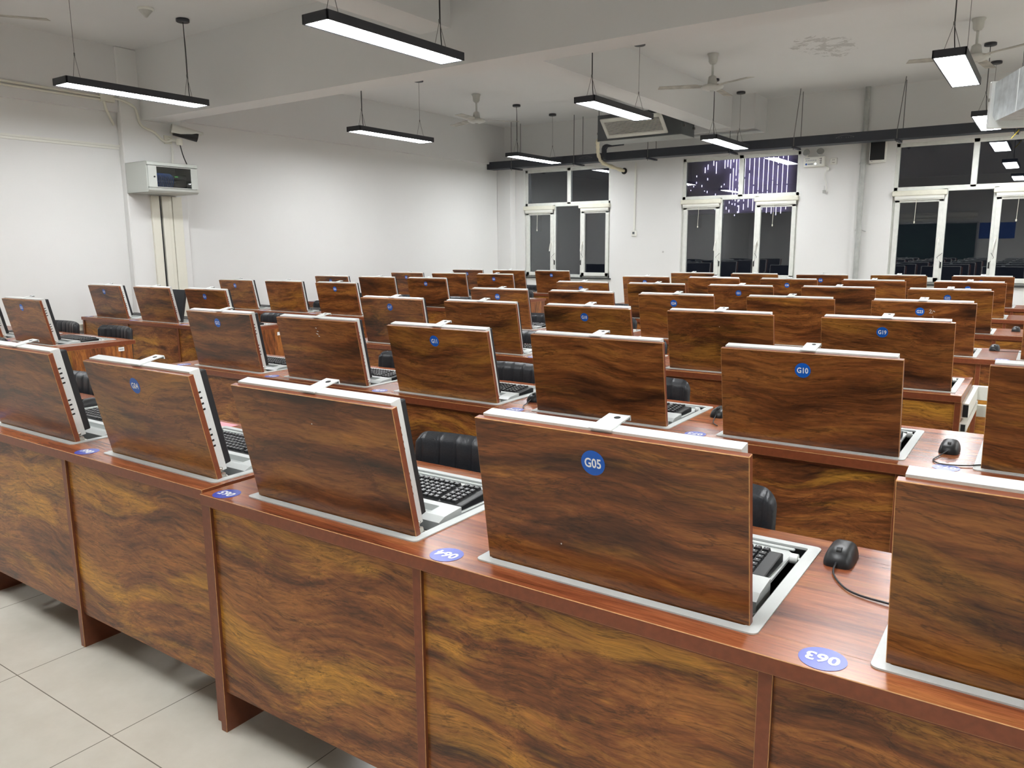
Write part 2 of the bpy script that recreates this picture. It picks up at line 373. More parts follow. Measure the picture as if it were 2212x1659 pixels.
def window(n, x0, x1, m1, m2, cords, label):
    root = empty('window_%d' % n, (0,0,0)); tag(root, label, 'window', kind='structure')
    W = M['winframe']; y0, y1 = YF+.03, YF+.10; tz = 2.17; bw = .05
    f = MB()
    f.box(x0, x1, y0, y1, WZ1-bw, WZ1); f.box(x0, x1, y0, y1, WZ0, WZ0+bw); f.box(x0, x0+bw, y0, y1, WZ0, WZ1); f.box(x1-bw, x1, y0, y1, WZ0, WZ1)
    f.box(x0, x1, y0, y1, tz-.035, tz+.035)
    xm = (m1+m2)/2+.02
    f.box(xm-.035, xm+.035, y0, y1, tz, WZ1); f.box(m1-.03, m1+.03, y0, y1, WZ0, tz); f.box(m2-.03, m2+.03, y0, y1, WZ0, tz)
    f.build('window_frame', W, root, bevel=.004)
    MB().box(x0-.03, x1+.03, YF-.03, YF+.03, WZ0-.025, WZ0).build('window_sill', M['sill'], root)
    yp = YF+.05
    def pane(a, b, c, d, y=yp): MB().box(a, b, y, y+.006, c, d).build('pane', M['glass'], root)
    pane(x0+bw, xm-.035, tz+.035, WZ1-bw); pane(xm+.035, x1-bw, tz+.035, WZ1-bw); pane(m1+.03, m2-.03, WZ0+bw, tz-.035)
    for k, (a, b) in enumerate(((x0+.03, m1-.005), (m2+.005, x1-.03))):
        s = MB(); ys0, ys1 = YF+.005, YF+.055; w = .062; zt = 2.06; zb = WZ0+.025
        s.box(a, b, ys0, ys1, zt-w, zt); s.box(a, b, ys0, ys1, zb, zb+w); s.box(a, a+w, ys0, ys1, zb, zt); s.box(b-w, b, ys0, ys1, zb, zt)
        sash = s.build('sash', W, root, bevel=.005)
        MB().box(a+w, b-w, YF+.045, YF+.051, zb+w, zt-w).build('pane', M['glass'], sash)
        hx = b-.03 if k == 0 else a+.03
        MB().box(hx-.012, hx+.012, ys0-.012, ys0, 1.46, 1.53).tube([(hx, ys0-.02, 1.50), (hx, ys0-.04, 1.49), (hx-.012, ys0-.045, 1.42), (hx-.018, ys0-.045, 1.36)], .009, 8).build('handle', M['whiteplastic'], sash)
        MB().box(a-.035, b+.03, YF-.045, YF+.03, 2.085, 2.155).build('screen_cassette', M['cassette'], root, bevel=.012, seg=2)
        MB().box(a, b, YF-.03, YF+.004, 2.045, 2.085).box(a, b, YF-.02, YF+.004, 2.03, 2.043).build('screen_bar', M['whiteplastic'], root)
        if cords[k]:
            cx = a+(b-a)*.45
            MB().tube([(cx, YF-.02, 2.05), (cx-.004, YF-.02, 1.9), (cx-.008, YF-.02, 1.74)], .003, 6).lathe([(.004,-.02), (.009,-.012), (.009,.004), (.003,.012)], (cx-.008, YF-.02, 1.735), 10).build('pull_cord', M['cassette'], root)
        lx = m1+.012 if k == 0 else m2-.012
        MB().box(lx-.008, lx+.008, YF+.018, YF+.03, 1.12, 1.2).tube([(lx, YF+.015, 1.19), (lx+.05*(1 if k else -1), YF+.005, 1.26), (lx+.015, YF+.0, 1.32)], .003, 6).build('restrictor', M['black'], root)
window(1, -7.965, -6.235, -7.36, -6.80, (1,0), 'first white three-light window at the far left of the window wall')
window(2, -4.965, -3.155, -4.34, -3.77, (1,1), 'middle white window showing lilac strings of light outside')
window(3, -1.90, -.10, -1.266, -.684, (1,1), 'white window at the right reflecting the room lights and blackboard')
window(4, 1.15, 2.95, 1.75, 2.35, (0,0), 'white window beyond the right edge of the photo')

# ================================================================== DESKS
LW, LH, LT = .5893, .3364, .1903
DZ, DD = .75, .61
ROWS = {   # key: (lid line y, [(lid id, centre x, tilt difference, sticker, table number)], desk x0, desk x1, label)
 'A': (1.362, [('G03', -3.97, 0, 'G03', '068'), ('pA', -3.156, -.004, None, '067'), ('G04', -2.316, .021, 'G04', '066')], -4.42, -1.977),
 'B': (1.337, [('pB', -1.499, .018, None, '065'), ('G05', -.691, -.044, 'G05', '064'), ('pB2', .126, -.027, None, '063')], -1.95, .47),
 'C': (2.764, [('G12', -3.907, -.012, 'G12', '077'), ('pC', -3.088, .002, None, '076'), ('G11', -2.278, .032, 'G11', '075')], -4.388, -1.952),
 'D': (2.745, [('pD', -1.465, -.025, None, '074'), ('G10', -.652, -.007, 'G10', '073'), ('pD2', .168, -.024, None, '072')], -1.947, .52),
 'C3': (4.151, [('G17', -3.869, -.004, 'G17', '085'), ('pC3', -3.076, .007, None, '084'), ('G18', -2.278, .015, 'G18', '083')], -4.35, -1.925),
 'D3': (4.145, [('pD3', -1.462, 0, None, '082'), ('G19', -.637, -.005, 'G19', '081')], -1.92, -.29),
 'C4': (5.476, [('G25', -3.869, .002, 'G25', '094'), ('pC4', -3.071, .003, None, '093'), ('G24', -2.269, .006, 'G24', '092')], -4.35, -1.93),
 'D4': (5.540, [('pD4', -1.466, -.002, None, '091'), ('G23', -.651, .001, 'G23', '090'), ('pD4b', .185, 0, None, '089')], -1.925, .53),
 'C5': (6.924, [('G30', -3.873, .006, 'G30', '103'), ('pC5', -3.075, .003, None, '102'), ('G31', -2.27, -.001, 'G31', '101')], -4.35, -1.93),
 'D5': (7.031, [('pD5', -1.474, 0, None, '100'), ('G32', -.646, 0, 'G32', '099')], -1.925, .53),
 'C6': (8.506, [('G39', -3.913, .002, 'G39', '112'), ('pC6', -3.096, 0, None, '111'), ('G38', -2.282, -.002, 'G38', '110')], -4.36, -1.93),
 'D6': (8.526, [('pD6', -1.459, 0, None, '109'), ('G37', -.627, -.003, 'G37', '108')], -1.925, .53),
 'C7': (9.879, [('G44', -3.888, .001, 'G44', '121'), ('pC7', -3.074, 0, None, '120'), ('G45', -2.264, .001, 'G45', '119')], -4.35, -1.93),
 'D7': (10.02, [('pD7', -1.455, -.003, None, '118'), ('G46', -.619, -.002, 'G46', '117')], -1.925, .53),
 'L2': (2.765, [('G14', -7.94, .013, 'G14', '080'), ('pL2', -7.11, .013, None, '079'), ('G13', -6.275, .013, 'G13', '078')], -8.40, -5.81),
 'L3': (4.248, [('G15', -7.89, .012, 'G15', '086'), ('pL3', -7.046, .01, None, '087'), ('G16', -6.20, .01, 'G16', '088')], -8.35, -5.80),
 'L4': (5.705, [('G27', -7.759, .013, 'G27', '097'), ('pL4', -6.932, -.011, None, '096'), ('G26', -6.105, .003, 'G26', '095')], -8.22, -5.66),
 'L5': (7.038, [('G28', -7.619, -.002, 'G28', '104'), ('pL5', -6.821, .001, None, '105'), ('G29', -6.017, .003, 'G29', '106')], -8.08, -5.60),
 'L6': (8.477, [('G41', -7.623, -.001, 'G41', '115'), ('pL6', -6.852, -.004, None, '114'), ('G40', -6.073, .004, 'G40', '113')], -8.08, -5.63),
 'L7': (9.965, [('G42', -7.674, 0, 'G42', '122'), ('pL7', -6.88, 0, None, '123'), ('G43', -6.096, .003, 'G43', '124')], -8.13, -5.65),
}
DESK_LABEL = {
 'A': 'front-row wooden desk under the G04 lid, at the left edge of the photo',
 'B': 'nearest wooden desk with stickers 065, 064 and 063 on its top',
 'C': 'second-row wooden desk carrying the G12 and G11 lids',
 'D': 'second-row wooden desk carrying the G10 lid, with stickers 074 and 073',
 'C3': 'third-row wooden desk carrying the G17 and G18 lids',
 'D3': 'shorter third-row wooden desk carrying the G19 lid beside white trunking',
 'C4': 'fourth-row wooden desk carrying the G25 and G24 lids',
 'D4': 'fourth-row wooden desk carrying the G23 lid',
 'C5': 'fifth-row wooden desk carrying the G30 and G31 lids',
 'D5': 'fifth-row wooden desk carrying the G32 lid',
 'C6': 'sixth-row wooden desk carrying the G39 and G38 lids',
 'D6': 'sixth-row wooden desk carrying the G37 lid',
 'C7': 'rearmost wooden desk below the middle window, carrying the G44 lid',
 'D7': 'rearmost wooden desk below the right window',
 'L2': 'nearest left-block wooden desk, with a small white label on its end panel',
 'L3': 'left-block wooden desk carrying the G15 and G16 lids',
 'L4': 'left-block wooden desk carrying the G27 and G26 lids',
 'L5': 'left-block wooden desk carrying the G28 and G29 lids',
 'L6': 'left-block wooden desk carrying the G41 and G40 lids',
 'L7': 'left-block wooden desk furthest back, in front of the first window',
}
def make_desk(key):
    y, seats, x0, x1 = ROWS[key]
    fy = y-.085; L = x1-x0; n = len(seats) if key not in ('D5','D6','D7') else 3
    root = empty('computer_desk', (x0, fy, 0)); tag(root, DESK_LABEL[key], 'desk', 'wooden computer desks in rows')
    # tabletop with an opening for every monitor lift
    holes = [(cx-x0-.293, cx-x0+.293) for i_, cx, *_ in seats if i_ not in ('G03', 'G14')]
    t = MB(); h0, h1 = .085-.006, .085+.445; z0, z1 = DZ-.032, DZ; fm = {0:1, 1:0, 2:1, 3:1, 4:1, 5:1}
    t.box(0, L, 0, h0, z0, z1, 0, fm); t.box(0, L, h1, DD, z0, z1, 0, fm)
    e = [0.0]
    for a, b in holes: e += [a, b]
    e.append(L)
    for i in range(0, len(e), 2):
        if e[i+1] > e[i]: t.box(e[i], e[i+1], h0, h1, z0, z1, 0, fm)
    bm = bmesh.new(); me = t.mesh('tabletop', [M['top_wood'], M['band'], M['chip']]); bm.from_mesh(me)
    bmesh.ops.remove_doubles(bm, verts=bm.verts, dist=1e-4)
    # drop the doubled inner faces between slabs
    from collections import defaultdict
    d = defaultdict(list)
    for f in bm.faces: d[tuple(round(c, 3) for c in f.calc_center_median())].append(f)
    bmesh.ops.delete(bm, geom=[f for q in d.values() if len(q) > 1 for f in q], context='FACES_ONLY')
    inner = [f for f in bm.faces if abs(f.normal.y) > .9 and 1e-3 < f.calc_center_median().y < DD-1e-3 and not any(a-1e-3 < f.calc_center_median().x < b+1e-3 for a, b in holes)]
    bmesh.ops.delete(bm, geom=inner, context='FACES_ONLY')
    bm.to_mesh(me); bm.free()
    o = bpy.data.objects.new('tabletop', me); col.objects.link(o); o.parent = root
    bv = o.modifiers.new('bevel', 'BEVEL'); bv.width = .0012; bv.segments = 1; bv.limit_method = 'ANGLE'; bv.angle_limit = R(60); bv.material = 2
    # leg boards and front panels
    div = [0, .795, 1.593, L-.026] if n == 3 else [0, .8, L-.026]
    if key[0] == 'L' and n == 3: div = [0, L/3-.01, 2*L/3-.01, L-.026]
    for i, dx in enumerate(div):
        end = (i == len(div)-1)
        MB().box(dx, dx+.026, .012, DD-.03, 0, DZ-.032, 0, {2:1, 3:1}).build('leg_panel', [M['end_wood'] if end else M['leg_wood'], M['band'], M['chip']], root, bevel=.001, bmat=2)
    for i in range(len(div)-1):
        px = div[i]+.026; pw = div[i+1]-px
        MB().box(0, pw, 0, .018, 0, DZ-.032-.13-.012).build('front_panel', [M['panel_wood'], M['band']], root, (px, .022, .13))
        MB().box(0, pw, 0, .022, 0, .012).build('front_rail', M['band'], root, (px, .018, DZ-.032-.012))
    # round seat numbers stuck on the top
    for (_, cx, _, _, num) in seats:
        mb = sticker_mb(num, .039, .040, .0011, .95); mb.xf(Matrix.Rotation(math.pi, 4, 'Z'))
        s = mb.build('number_sticker', [M['blue2'], M['ink_white']], root, (cx-x0-.385, .043, DZ+.0002)); s['label'] = 'round violet-blue seat sticker reading %s' % num
    if key == 'L2':
        MB().box(L, L+.001, .47, .515, .675, .705).box(L+.001, L+.0013, .475, .51, .688, .692, 1).build('end_label', [M['paper'], M['black']], root)
    if key in ('L3', 'L4'):
        MB().box(L, L+.001, .47, .515, .655, .685).build('end_label', [M['paper']], root)
    if key == 'L4':
        mb = MB().lathe([(.030,0), (.038,0), (.038,.006), (.030,.006)], (0,0,0), 24); mb.xf(Matrix.Rotation(math.pi/2, 4, 'Y'))
        mb.lathe([(.0295,-.001), (.0295,.002)], (0,0,0), 20, 1)
        for i in range(len(mb.v)-40, len(mb.v)): v = mb.v[i]; mb.v[i] = (v[2]+.001, v[0], v[1])
        mb.build('cable_port', [M['alu'], M['dark']], root, (L, .30, .52))
    return root
DESKS = {k: make_desk(k) for k in ROWS}

# ================================================================== MONITOR LIFTS
def make_lift():
    root = empty('monitor_lift')
    # surround frame, rounded corners
    def rr(x0, x1, y0, y1, r, n=5):
        P = []
        for (cx, cy, a0) in ((x1-r, y0+r, -90), (x1-r, y1-r, 0), (x0+r, y1-r, 90), (x0+r, y0+r, 180)):
            for k in range(n+1): a = R(a0+90*k/n); P.append((cx+r*math.cos(a), cy+r*math.sin(a)))
        return P
    o_, i_ = rr(-.315, .315, -.027, .462, .014), rr(-.289, .289, -.003, .440, .006); n = len(o_)
    f = MB(); zt = .003
    f.add([(x, y, 0) for x, y in o_]+[(x, y, zt) for x, y in o_]+[(x, y, zt) for x, y in i_]+[(x, y, -.03) for x, y in i_],
          [q for k in range(n) for q in ((k, (k+1) % n, n+(k+1) % n, n+k), (n+k, n+(k+1) % n, 2*n+(k+1) % n, 2*n+k), (2*n+k, 2*n+(k+1) % n, 3*n+(k+1) % n, 3*n+k))])
    f.build('surround_frame', M['frame_grey'], root)
    w = MB(); t = .003; a, b, c, d, e, g = -.288, .288, -.002, .439, -.12, -.002
    w.box(a, b, c, d, e, e+t); w.box(a, a+t, c, d, e, g); w.box(b-t, b, c, d, e, g); w.box(a, b, c, c+t, e, g); w.box(a, b, d-t, d, e, g)
    w.build('well', M['well'], root)
    tr = MB(); tr.prism([(-.282,.20), (.255,.20), (.262,.21), (.262,.415), (.245,.434), (-.282,.434)], 'z', -.016, -.006)
    tr.box(-.282, .262, .425, .434, -.006, .0)
    tr.build('keyboard_tray', M['frame_grey'], root, bevel=.002)
    # raised port panel with a recess
    p = MB(); z1 = .014
    p.prism([(.112,-.028), (.205,-.028), (.205,z1), (.135,z1-.006), (.112,z1-.016)], 'x', .215, .272)
    p.prism([(.112,-.028), (.205,-.028), (.205,z1), (.135,z1-.006), (.112,z1-.016)], 'x', -.272, -.215)
    p.prism([(.112,-.028), (.14,-.028), (.14,z1-.005), (.135,z1-.006), (.112,z1-.016)], 'x', -.215, .215)
    p.prism([(.185,-.028), (.205,-.028), (.205,z1), (.185,z1-.002)], 'x', -.215, .215)
    p.box(-.215, .215, .14, .185, -.028, -.006, 0)
    p.build('port_panel', M['frame_grey'], root)
    MB().tube([(.268, .37, .0), (.284, .37, .0)], .0115, 14).tube([(.268, .37, .0), (.288, .37, .0)], .004, 8).build('roller', M['white_metal'], root)
    # lid: pivots at its lower front edge
    lid = MB().box(-LW/2, LW/2, 0, .018, 0, LH, 1, {2:0}).build('lid', [M['lid_wood'], M['band'], M['chip']], root, bevel=.0013, bmat=2)
    h = MB().box(-.284, .275, .0182, .052, .012, LH+.005)
    for zc in (.125, .245):
        for k in range(4):
            h.box(.2745, .2755, .026, .037, zc-.03+k*.018, zc-.024+k*.018, 1); h.box(-.2845, -.2835, .026, .037, zc-.03+k*.018, zc-.024+k*.018, 1)
    h.build('monitor_housing', [M['white_metal'], M['dark']], root, bevel=.0015)
    MB().box(-.268, .266, .0522, .079, .022, LH-.008, 0, {3:1}).build('monitor', [M['black_soft'], M['black']], root, bevel=.003)
    l = MB(); l.prism([(-.024,.012), (.024,.012), (.024,.100), (-.024,.100)], 'z', LH+.0055, LH+.0085)
    l.box(-.024, .024, .097, .100, LH-.002, LH+.0085)
    l.lathe([(.007,0), (.007,.0006)], (.004, .080, LH+.0084), 12, 1)
    l.build('latch', [M['white_metal'], M['dark']], root)
    for sx in (-1, 1):
        MB().tube([(sx*.270, .026, .010), (sx*.288, .026, .010)], .009, 12).tube([(sx*.280, .026, .010), (sx*.280, .045, -.004), (sx*.280, .07, -.012)], .006, 8).lathe([(.004,0), (.008,.002), (.008,.01), (.004,.012)], (sx*.281, .02, .022), 10, 0).build('hinge', M['steel'], root)
    return root
TILTED = ('lid', 'monitor_housing', 'monitor', 'latch')
lift0 = make_lift()
kb = empty('keyboard')
MB().prism([(-.07,0), (.07,0), (.07,.020), (.055,.024), (-.06,.014), (-.07,.010)], 'x', -.222, .222).build('keyboard_body', M['black'], kb, bevel=.002)
k_ = MB(); kr = random.Random(3)
for r_ in range(6):
    yy = -.055+r_*.0195+(.004 if r_ == 5 else 0)
    x = -.214
    while x < .198:
        wd = .0165
        if r_ == 0 and -.150 < x < -.130: wd = .106
        if x < .070 and x+wd > .070: x = .078; continue
        if x < .137 and x+wd > .137: x = .142; continue
        zb = .0135+(yy+.055)*.078
        a, b, c, d = x, x+wd, yy, yy+.0165
        k_.hexa([(a,c,zb), (b,c,zb), (b,d,zb+.001), (a,d,zb+.001), (a+.002,c+.002,zb+.008), (b-.002,c+.002,zb+.008), (b-.002,d-.0015,zb+.009), (a+.002,d-.0015,zb+.009)])
        q = zb+.0094
        if wd < .02: k_.add([(a+.006,c+.0075,q), (a+.009,c+.0075,q), (a+.009,c+.0105,q+.0004), (a+.006,c+.0105,q+.0004)], [(0,1,2,3)], 1)
        x += wd+.0025
kc_ = k_.build('keycaps', [M['key'], M['legend']], kb)

G_OF = {}
ORDER = list(ROWS)
NEI = {'pA': 'plain front-row lid just left of G04', 'pB': 'plain unnumbered lid between G04 and G05', 'pB2': 'plain front-row lid right of G05',
 'pC': 'scuffed unnumbered lid between G12 and G11', 'pD': 'plain unnumbered lid between G11 and G10', 'pD2': 'plain second-row lid right of G10',
 'pC3': 'plain unnumbered lid between G17 and G18', 'pD3': 'plain unnumbered lid between G18 and G19', 'pC4': 'plain unnumbered lid between G25 and G24',
 'pD4': 'plain unnumbered lid between G24 and G23', 'pD4b': 'plain lid right of G23', 'pC5': 'plain unnumbered lid between G30 and G31', 'pD5': 'plain unnumbered lid between G31 and G32',
 'pC6': 'plain unnumbered lid between G39 and G38', 'pD6': 'plain unnumbered lid between G38 and G37', 'pC7': 'plain unnumbered lid between G44 and G45', 'pD7': 'plain unnumbered lid between G45 and G46',
 'pL2': 'plain left-block lid just left of G13', 'pL3': 'plain unnumbered lid between G15 and G16', 'pL4': 'plain unnumbered lid between G27 and G26', 'pL5': 'plain unnumbered lid between G28 and G29',
 'pL6': 'plain unnumbered lid between G41 and G40', 'pL7': 'plain unnumbered lid between G42 and G43'}
SKIP_LIFT = {'G03', 'G14'}
NO_KB = {'pC4', 'G24', 'pD4', 'pD4b', 'G30', 'pC5', 'G31', 'pD5', 'G32', 'G39', 'pC6', 'G38', 'pD6', 'G37', 'G44', 'pC7', 'G45', 'pD7', 'G46', 'pL5', 'G29', 'G41', 'G40', 'G42', 'G43'}
NO_CHAIR = {'G24', 'pD4', 'pD4b', 'pC5', 'G31', 'pD5', 'G39', 'pC6', 'G38', 'pD6', 'G37', 'G44', 'pC7', 'G45', 'pD7', 'G46', 'G26', 'G41', 'G42', 'G43', 'G14'}
CHAIR_X = {'pB': -1.49, 'G05': -.735, 'pC': -3.05, 'G11': -2.31, 'pD': -1.53, 'G13': -6.18, 'pL2': -7.0, 'G16': -6.03, 'G27': -7.62, 'G03': -3.95}
def near(idn):
    return ('the %s lid' % idn) if idn[0] == 'G' else 'the '+NEI[idn]

# ---- chair prototype
def make_chair():
    root = empty('padded_chair')
    b = MB(); nx, nz = 98, 20; W = .22; th = .045
    def P(u, v, s):   # u -1..1, v 0..1
        x = u*W
        q = (u*3.5) % 1.0
        ribs = .0075*(1-abs(2*q-1)**5)*min(1, 6*(1-abs(2*v-1)))
        x *= 1-.0*v
        ru = max(0, abs(u)-.80)/.20
        zz = .50+.335*v+(-.045*(1-math.sqrt(max(0, 1-ru*ru)))*max(0, 2*v-1))+.045*(1-math.sqrt(max(0, 1-ru*ru)))*max(0, 1-2*v)
        edge = max(abs(u)**16, abs(2*v-1)**16)
        bow = -.045*u*u
        y = bow+.02*v+s*(th/2*(1-edge)**.5+ribs*(1-edge))
        return (x, y, zz)
    vs = []; fs = []
    for side in (-1, 1):
        for j in range(nz+1):
            for i in range(nx+1): vs.append(P(-1+2*i/nx, j/nz, side))
    off = (nx+1)*(nz+1)
    for j in range(nz):
        for i in range(nx):
            a = j*(nx+1)+i; fs.append((a, a+1, a+nx+2, a+nx+1)); fs.append((off+a, off+a+nx+1, off+a+nx+2, off+a+1))
    b.add(vs, fs, 0, True)
    o = b.build('backrest', M['leather'], root)
    s = MB(); nn = 16
    vs = []; fs = []
    for zz in (0, 1):
        for j in range(nn+1):
            for i in range(nn+1):
                u, v = -1+2*i/nn, -1+2*j/nn; e = max(abs(u)**8, abs(v)**8)
                vs.append((u*.215, -.225+v*.205, .43+(.035*(1-e)**.5+.01 if zz else -.012*(1-e)**.5)))
    off = (nn+1)**2
    for j in range(nn):
        for i in range(nn):
            a = j*(nn+1)+i; fs.append((a, a+nn+1, a+nn+2, a+1)); fs.append((off+a, off+a+1, off+a+nn+2, off+a+nn+1))
    s.add(vs, fs, 0, True); s.build('seat', M['leather'], root)
    for sx in (-1, 1):
        MB().tube([(sx*.19, -.40, .42), (sx*.195, -.41, .2), (sx*.2, -.42, .0)], .011, 8).build('leg', M['black'], root)
        MB().tube([(sx*.19, .02, .53), (sx*.19, .0, .42), (sx*.2, .03, .2), (sx*.205, .06, .0)], .011, 8).build('leg', M['black'], root)
    MB().tube([(-.19, -.40, .41), (.19, -.40, .41)], .009, 8).tube([(-.19, .0, .41), (.19, .0, .41)], .009, 8).build('stretcher', M['black'], root)
    return root
chair0 = make_chair(); chair_used = False; kb_used = False; lift_used = False
for key in ORDER:
    y, seats, x0, x1 = ROWS[key]
    for (idn, cx, dt, stk, num) in seats:
        if idn not in SKIP_LIFT:
            o = lift0 if not lift_used else copy_tree(lift0); lift_used = True
            o.location = (cx, y, DZ)
            G_OF[idn] = o
            o['category'] = 'monitor lift'; o['group'] = 'flip-up monitor lifts on the desks'
    # (stickers, tilt and labels are set below, once all copies exist)
for key in ORDER:
    y, seats, x0, x1 = ROWS[key]
    for (idn, cx, dt, stk, num) in seats:
        if idn in SKIP_LIFT: continue
        o = G_OF[idn]
        o['label'] = ('flip-up wooden monitor lid with a round blue %s sticker' % stk) if stk else 'flip-up wooden monitor lift, '+NEI[idn]
        th = LT+dt
        for k in o.children:
            if k.name.split('.')[0] in TILTED: k.rotation_euler = (th, 0, 0)
        lid = kid(o, 'lid')
        if stk:
            mb = sticker_mb(stk, .026, .027, .0006, .80); mb.xf(Matrix.Rotation(math.pi/2, 4, 'X'))
            s = mb.build('number_sticker', [M['blue'], M['ink_white']], lid, (-.012, -.0002, LH-.060)); s['label'] = 'round blue sticker reading %s' % stk
        if idn == 'pC':
            mb = MB()
            for (ax, az, w, h) in ((.004, LH-.045, .012, .006), (.012, LH-.062, .016, .005), (.005, LH-.076, .020, .007), (.016, LH-.088, .013, .006)):
                mb.add([(ax-w/2, -.0006, az+h*.3), (ax, -.0006, az+h/2), (ax+w/2, -.0006, az-h*.1), (ax+w*.3, -.0006, az-h/2), (ax-w*.1, -.0006, az-h*.1)], [(0,1,2,3,4)])
            mb.build('sticker_residue', M['paper'], lid)
        if idn == 'G23':
            c0 = LH-.055
            mb = MB().tube([(.040, -.0008, c0+.006), (.048, -.0008, c0+.010), (.052, -.0008, c0+.004), (.046, -.0008, c0-.006), (.040, -.0008, c0-.012), (.052, -.0008, c0-.012), (.060, -.0008, c0-.010)], .0012, 5)
            mb.tube([(.058, -.0008, c0), (.066, -.0008, c0+.002), (.072, -.0008, c0-.004)], .0012, 5).tube([(.062, -.0008, c0-.030), (.064, -.0008, c0-.040), (.063, -.0008, c0-.052)], .0010, 5)
            mb.build('chalk_scrawl', M['paper'], lid)
        if idn in ('pB', 'pC3', 'pD3', 'G05'):
            MB().lathe([(.0016,0), (.0016,.0006)], (.005 if idn != 'G05' else -.1, -.0004, LH-.075 if idn != 'G05' else .08), 8, axis='y').build('paint_speck', M['paper'], lid)
        if idn == 'pL3':
            kid(o, 'monitor').rotation_euler = (th-.42, 0, 0)
        if idn not in NO_KB:
            k = kb if not kb_used else copy_tree(kb); kb_used = True
            k.location = (cx+.034, y+.285, DZ-.0058); k.rotation_euler = (0, 0, random.uniform(-.02, .02))
            tag(k, 'black keyboard behind '+near(idn), 'keyboard', 'keyboards behind the lids')
for key in ORDER:
    y, seats, x0, x1 = ROWS[key]
    for (idn, cx, dt, stk, num) in seats:
        if idn in NO_CHAIR: continue
        rs = random.Random(idn)
        c = chair0 if not chair_used else copy_tree(chair0); chair_used = True
        c.location = (CHAIR_X.get(idn, cx+rs.uniform(-.04, .04)), y+.595+rs.uniform(-.004, .012), 0)
        c.rotation_euler = (0, 0, rs.uniform(-.05, .05))
        tag(c, 'black padded chair behind '+near(idn) if idn != 'G03' else 'black padded chair at the left, seen past the plain lid beside G04', 'chair', 'black chairs behind the desks')
c = copy_tree(chair0); c.location = (-6.19, 2.45, 0); c.rotation_euler = (0, 0, .08)
tag(c, 'black padded chair at the left edge, in front of the G13 desk', 'chair', 'black chairs behind the desks')

# ---- mice
def make_mouse():
    root = empty('computer_mouse')
    nu, nv = 16, 10; vs = []; fs = []
    for j in range(nv+1):
        v = j/nv*math.pi/2
        for i in range(nu):
            a = 2*math.pi*i/nu
            ex = lambda c: math.copysign(abs(c)**.48, c)
            r = math.cos(v)**.55
            vs.append((.031*ex(math.cos(a))*r, .055*ex(math.sin(a))*r, .036*math.sin(v)*(1+.12*math.sin(a)*r)))
    for j in range(nv):
        for i in range(nu): fs.append((j*nu+i, j*nu+(i+1) % nu, (j+1)*nu+(i+1) % nu, (j+1)*nu+i))
    mb = MB(); mb.add(vs, fs, 0, True); mb.add(vs[:nu], [tuple(range(nu))[::-1]], 0)
    mb.build('mouse_body', M['black'], root)
    mb = MB().tube([(-.005, -.026, .029), (.005, -.026, .029)], .009, 14); mb.build('scroll_wheel', M['well'], root)
    return root
mouse0 = make_mouse(); used = False
# x, y, label, cable points relative
MICE = [(-.327, 1.757, 'black mouse beside the G05 lid, its cable running right', [(0,-.05,.012), (.006,-.10,.004), (.05,-.165,.003), (.12,-.185,.004), (.22,-.19,.006), (.30,-.15,.006)]),
        (-.23, 2.935, 'black mouse beside the G10 lid, cable looped over a seat sticker', [(0,-.05,.012), (-.02,-.10,.004), (-.03,-.17,.003), (.0,-.205,.003), (.06,-.19,.004), (.12,-.15,.006), (.2,-.14,.006)]),
        (-.265, 5.97, 'black mouse on the bare desktop right of the G23 lid', [(0,-.05,.012), (.03,-.08,.004), (.12,-.07,.004), (.25,-.06,.004)]),
        (-.195, 7.36, 'black mouse right of the G32 lid', None),
        (-1.88, 2.93, 'black mouse peeping out left of the unnumbered lid between G11 and G10', [(0,-.05,.012), (.01,-.1,.004), (.03,-.16,.004), (.06,-.2,.004)]),
        (-1.07, 3.06, 'black mouse peeping out left of the G10 lid', [(0,-.05,.012), (.01,-.1,.004), (.03,-.16,.004), (.06,-.2,.004)]),
        (-3.49, 1.73, 'black mouse at the left edge, behind the front-row lid beside G04', None)]
for x, y, lab, cab in MICE:
    o = mouse0 if not used else copy_tree(mouse0); used = True
    o.location = (x, y, DZ+.0005); o.rotation_euler = (0, 0, 0 if used else 0)
    tag(o, lab, 'mouse', 'computer mice on the desktops')
    o['_cab'] = 0
for o, (x, y, lab, cab) in zip([q for q in col.objects if q.parent is None and q.name.startswith('computer_mouse')], MICE):
    del o['_cab']
for (x, y, lab, cab), o in zip(MICE, sorted([q for q in col.objects if q.parent is None and q.name.startswith('computer_mouse')], key=lambda q: q.name)):
    c = [m for m in MICE if m[2] == o['label']][0][3]
    if c: MB().cable(c, .0021, 6).build('mouse_cable', M['cord'], o)

# papers
tag(MB().box(-.055, .055, -.03, .03, 0, .0004).build('paper_slip', M['pink'], loc=(-2.66, 1.835, DZ+.0002)), 'pink paper slip on the desktop behind the G04 lid', 'paper')
# white trunking beside the third-row desk
mb = MB(); 
mb.box(-.2899, -.262, 4.12, 4.70, .636, .706); mb.box(-.262, .6, 4.66, 4.70, .636, .706)
mb.box(-.284, -.262, 4.118, 4.1195, .642, .700, 1)
tag(mb.build('cable_trunking', [M['whiteplastic'], M['dark']]), 'upper white cable trunking turning right beside the G19 desk', 'trunking', 'white trunking beside the shorter desk')
mb = MB()
mb.box(-.2899, -.262, 4.08, 4.74, .578, .618); mb.box(-.262, .6, 4.70, 4.74, .54, .60)
mb.box(-.284, -.266, 4.078, 4.0795, .582, .614, 1)
tag(mb.build('cable_trunking', [M['whiteplastic'], M['dark']]), 'lower white cable trunking beside the G19 desk, near end open', 'trunking', 'white trunking beside the shorter desk')

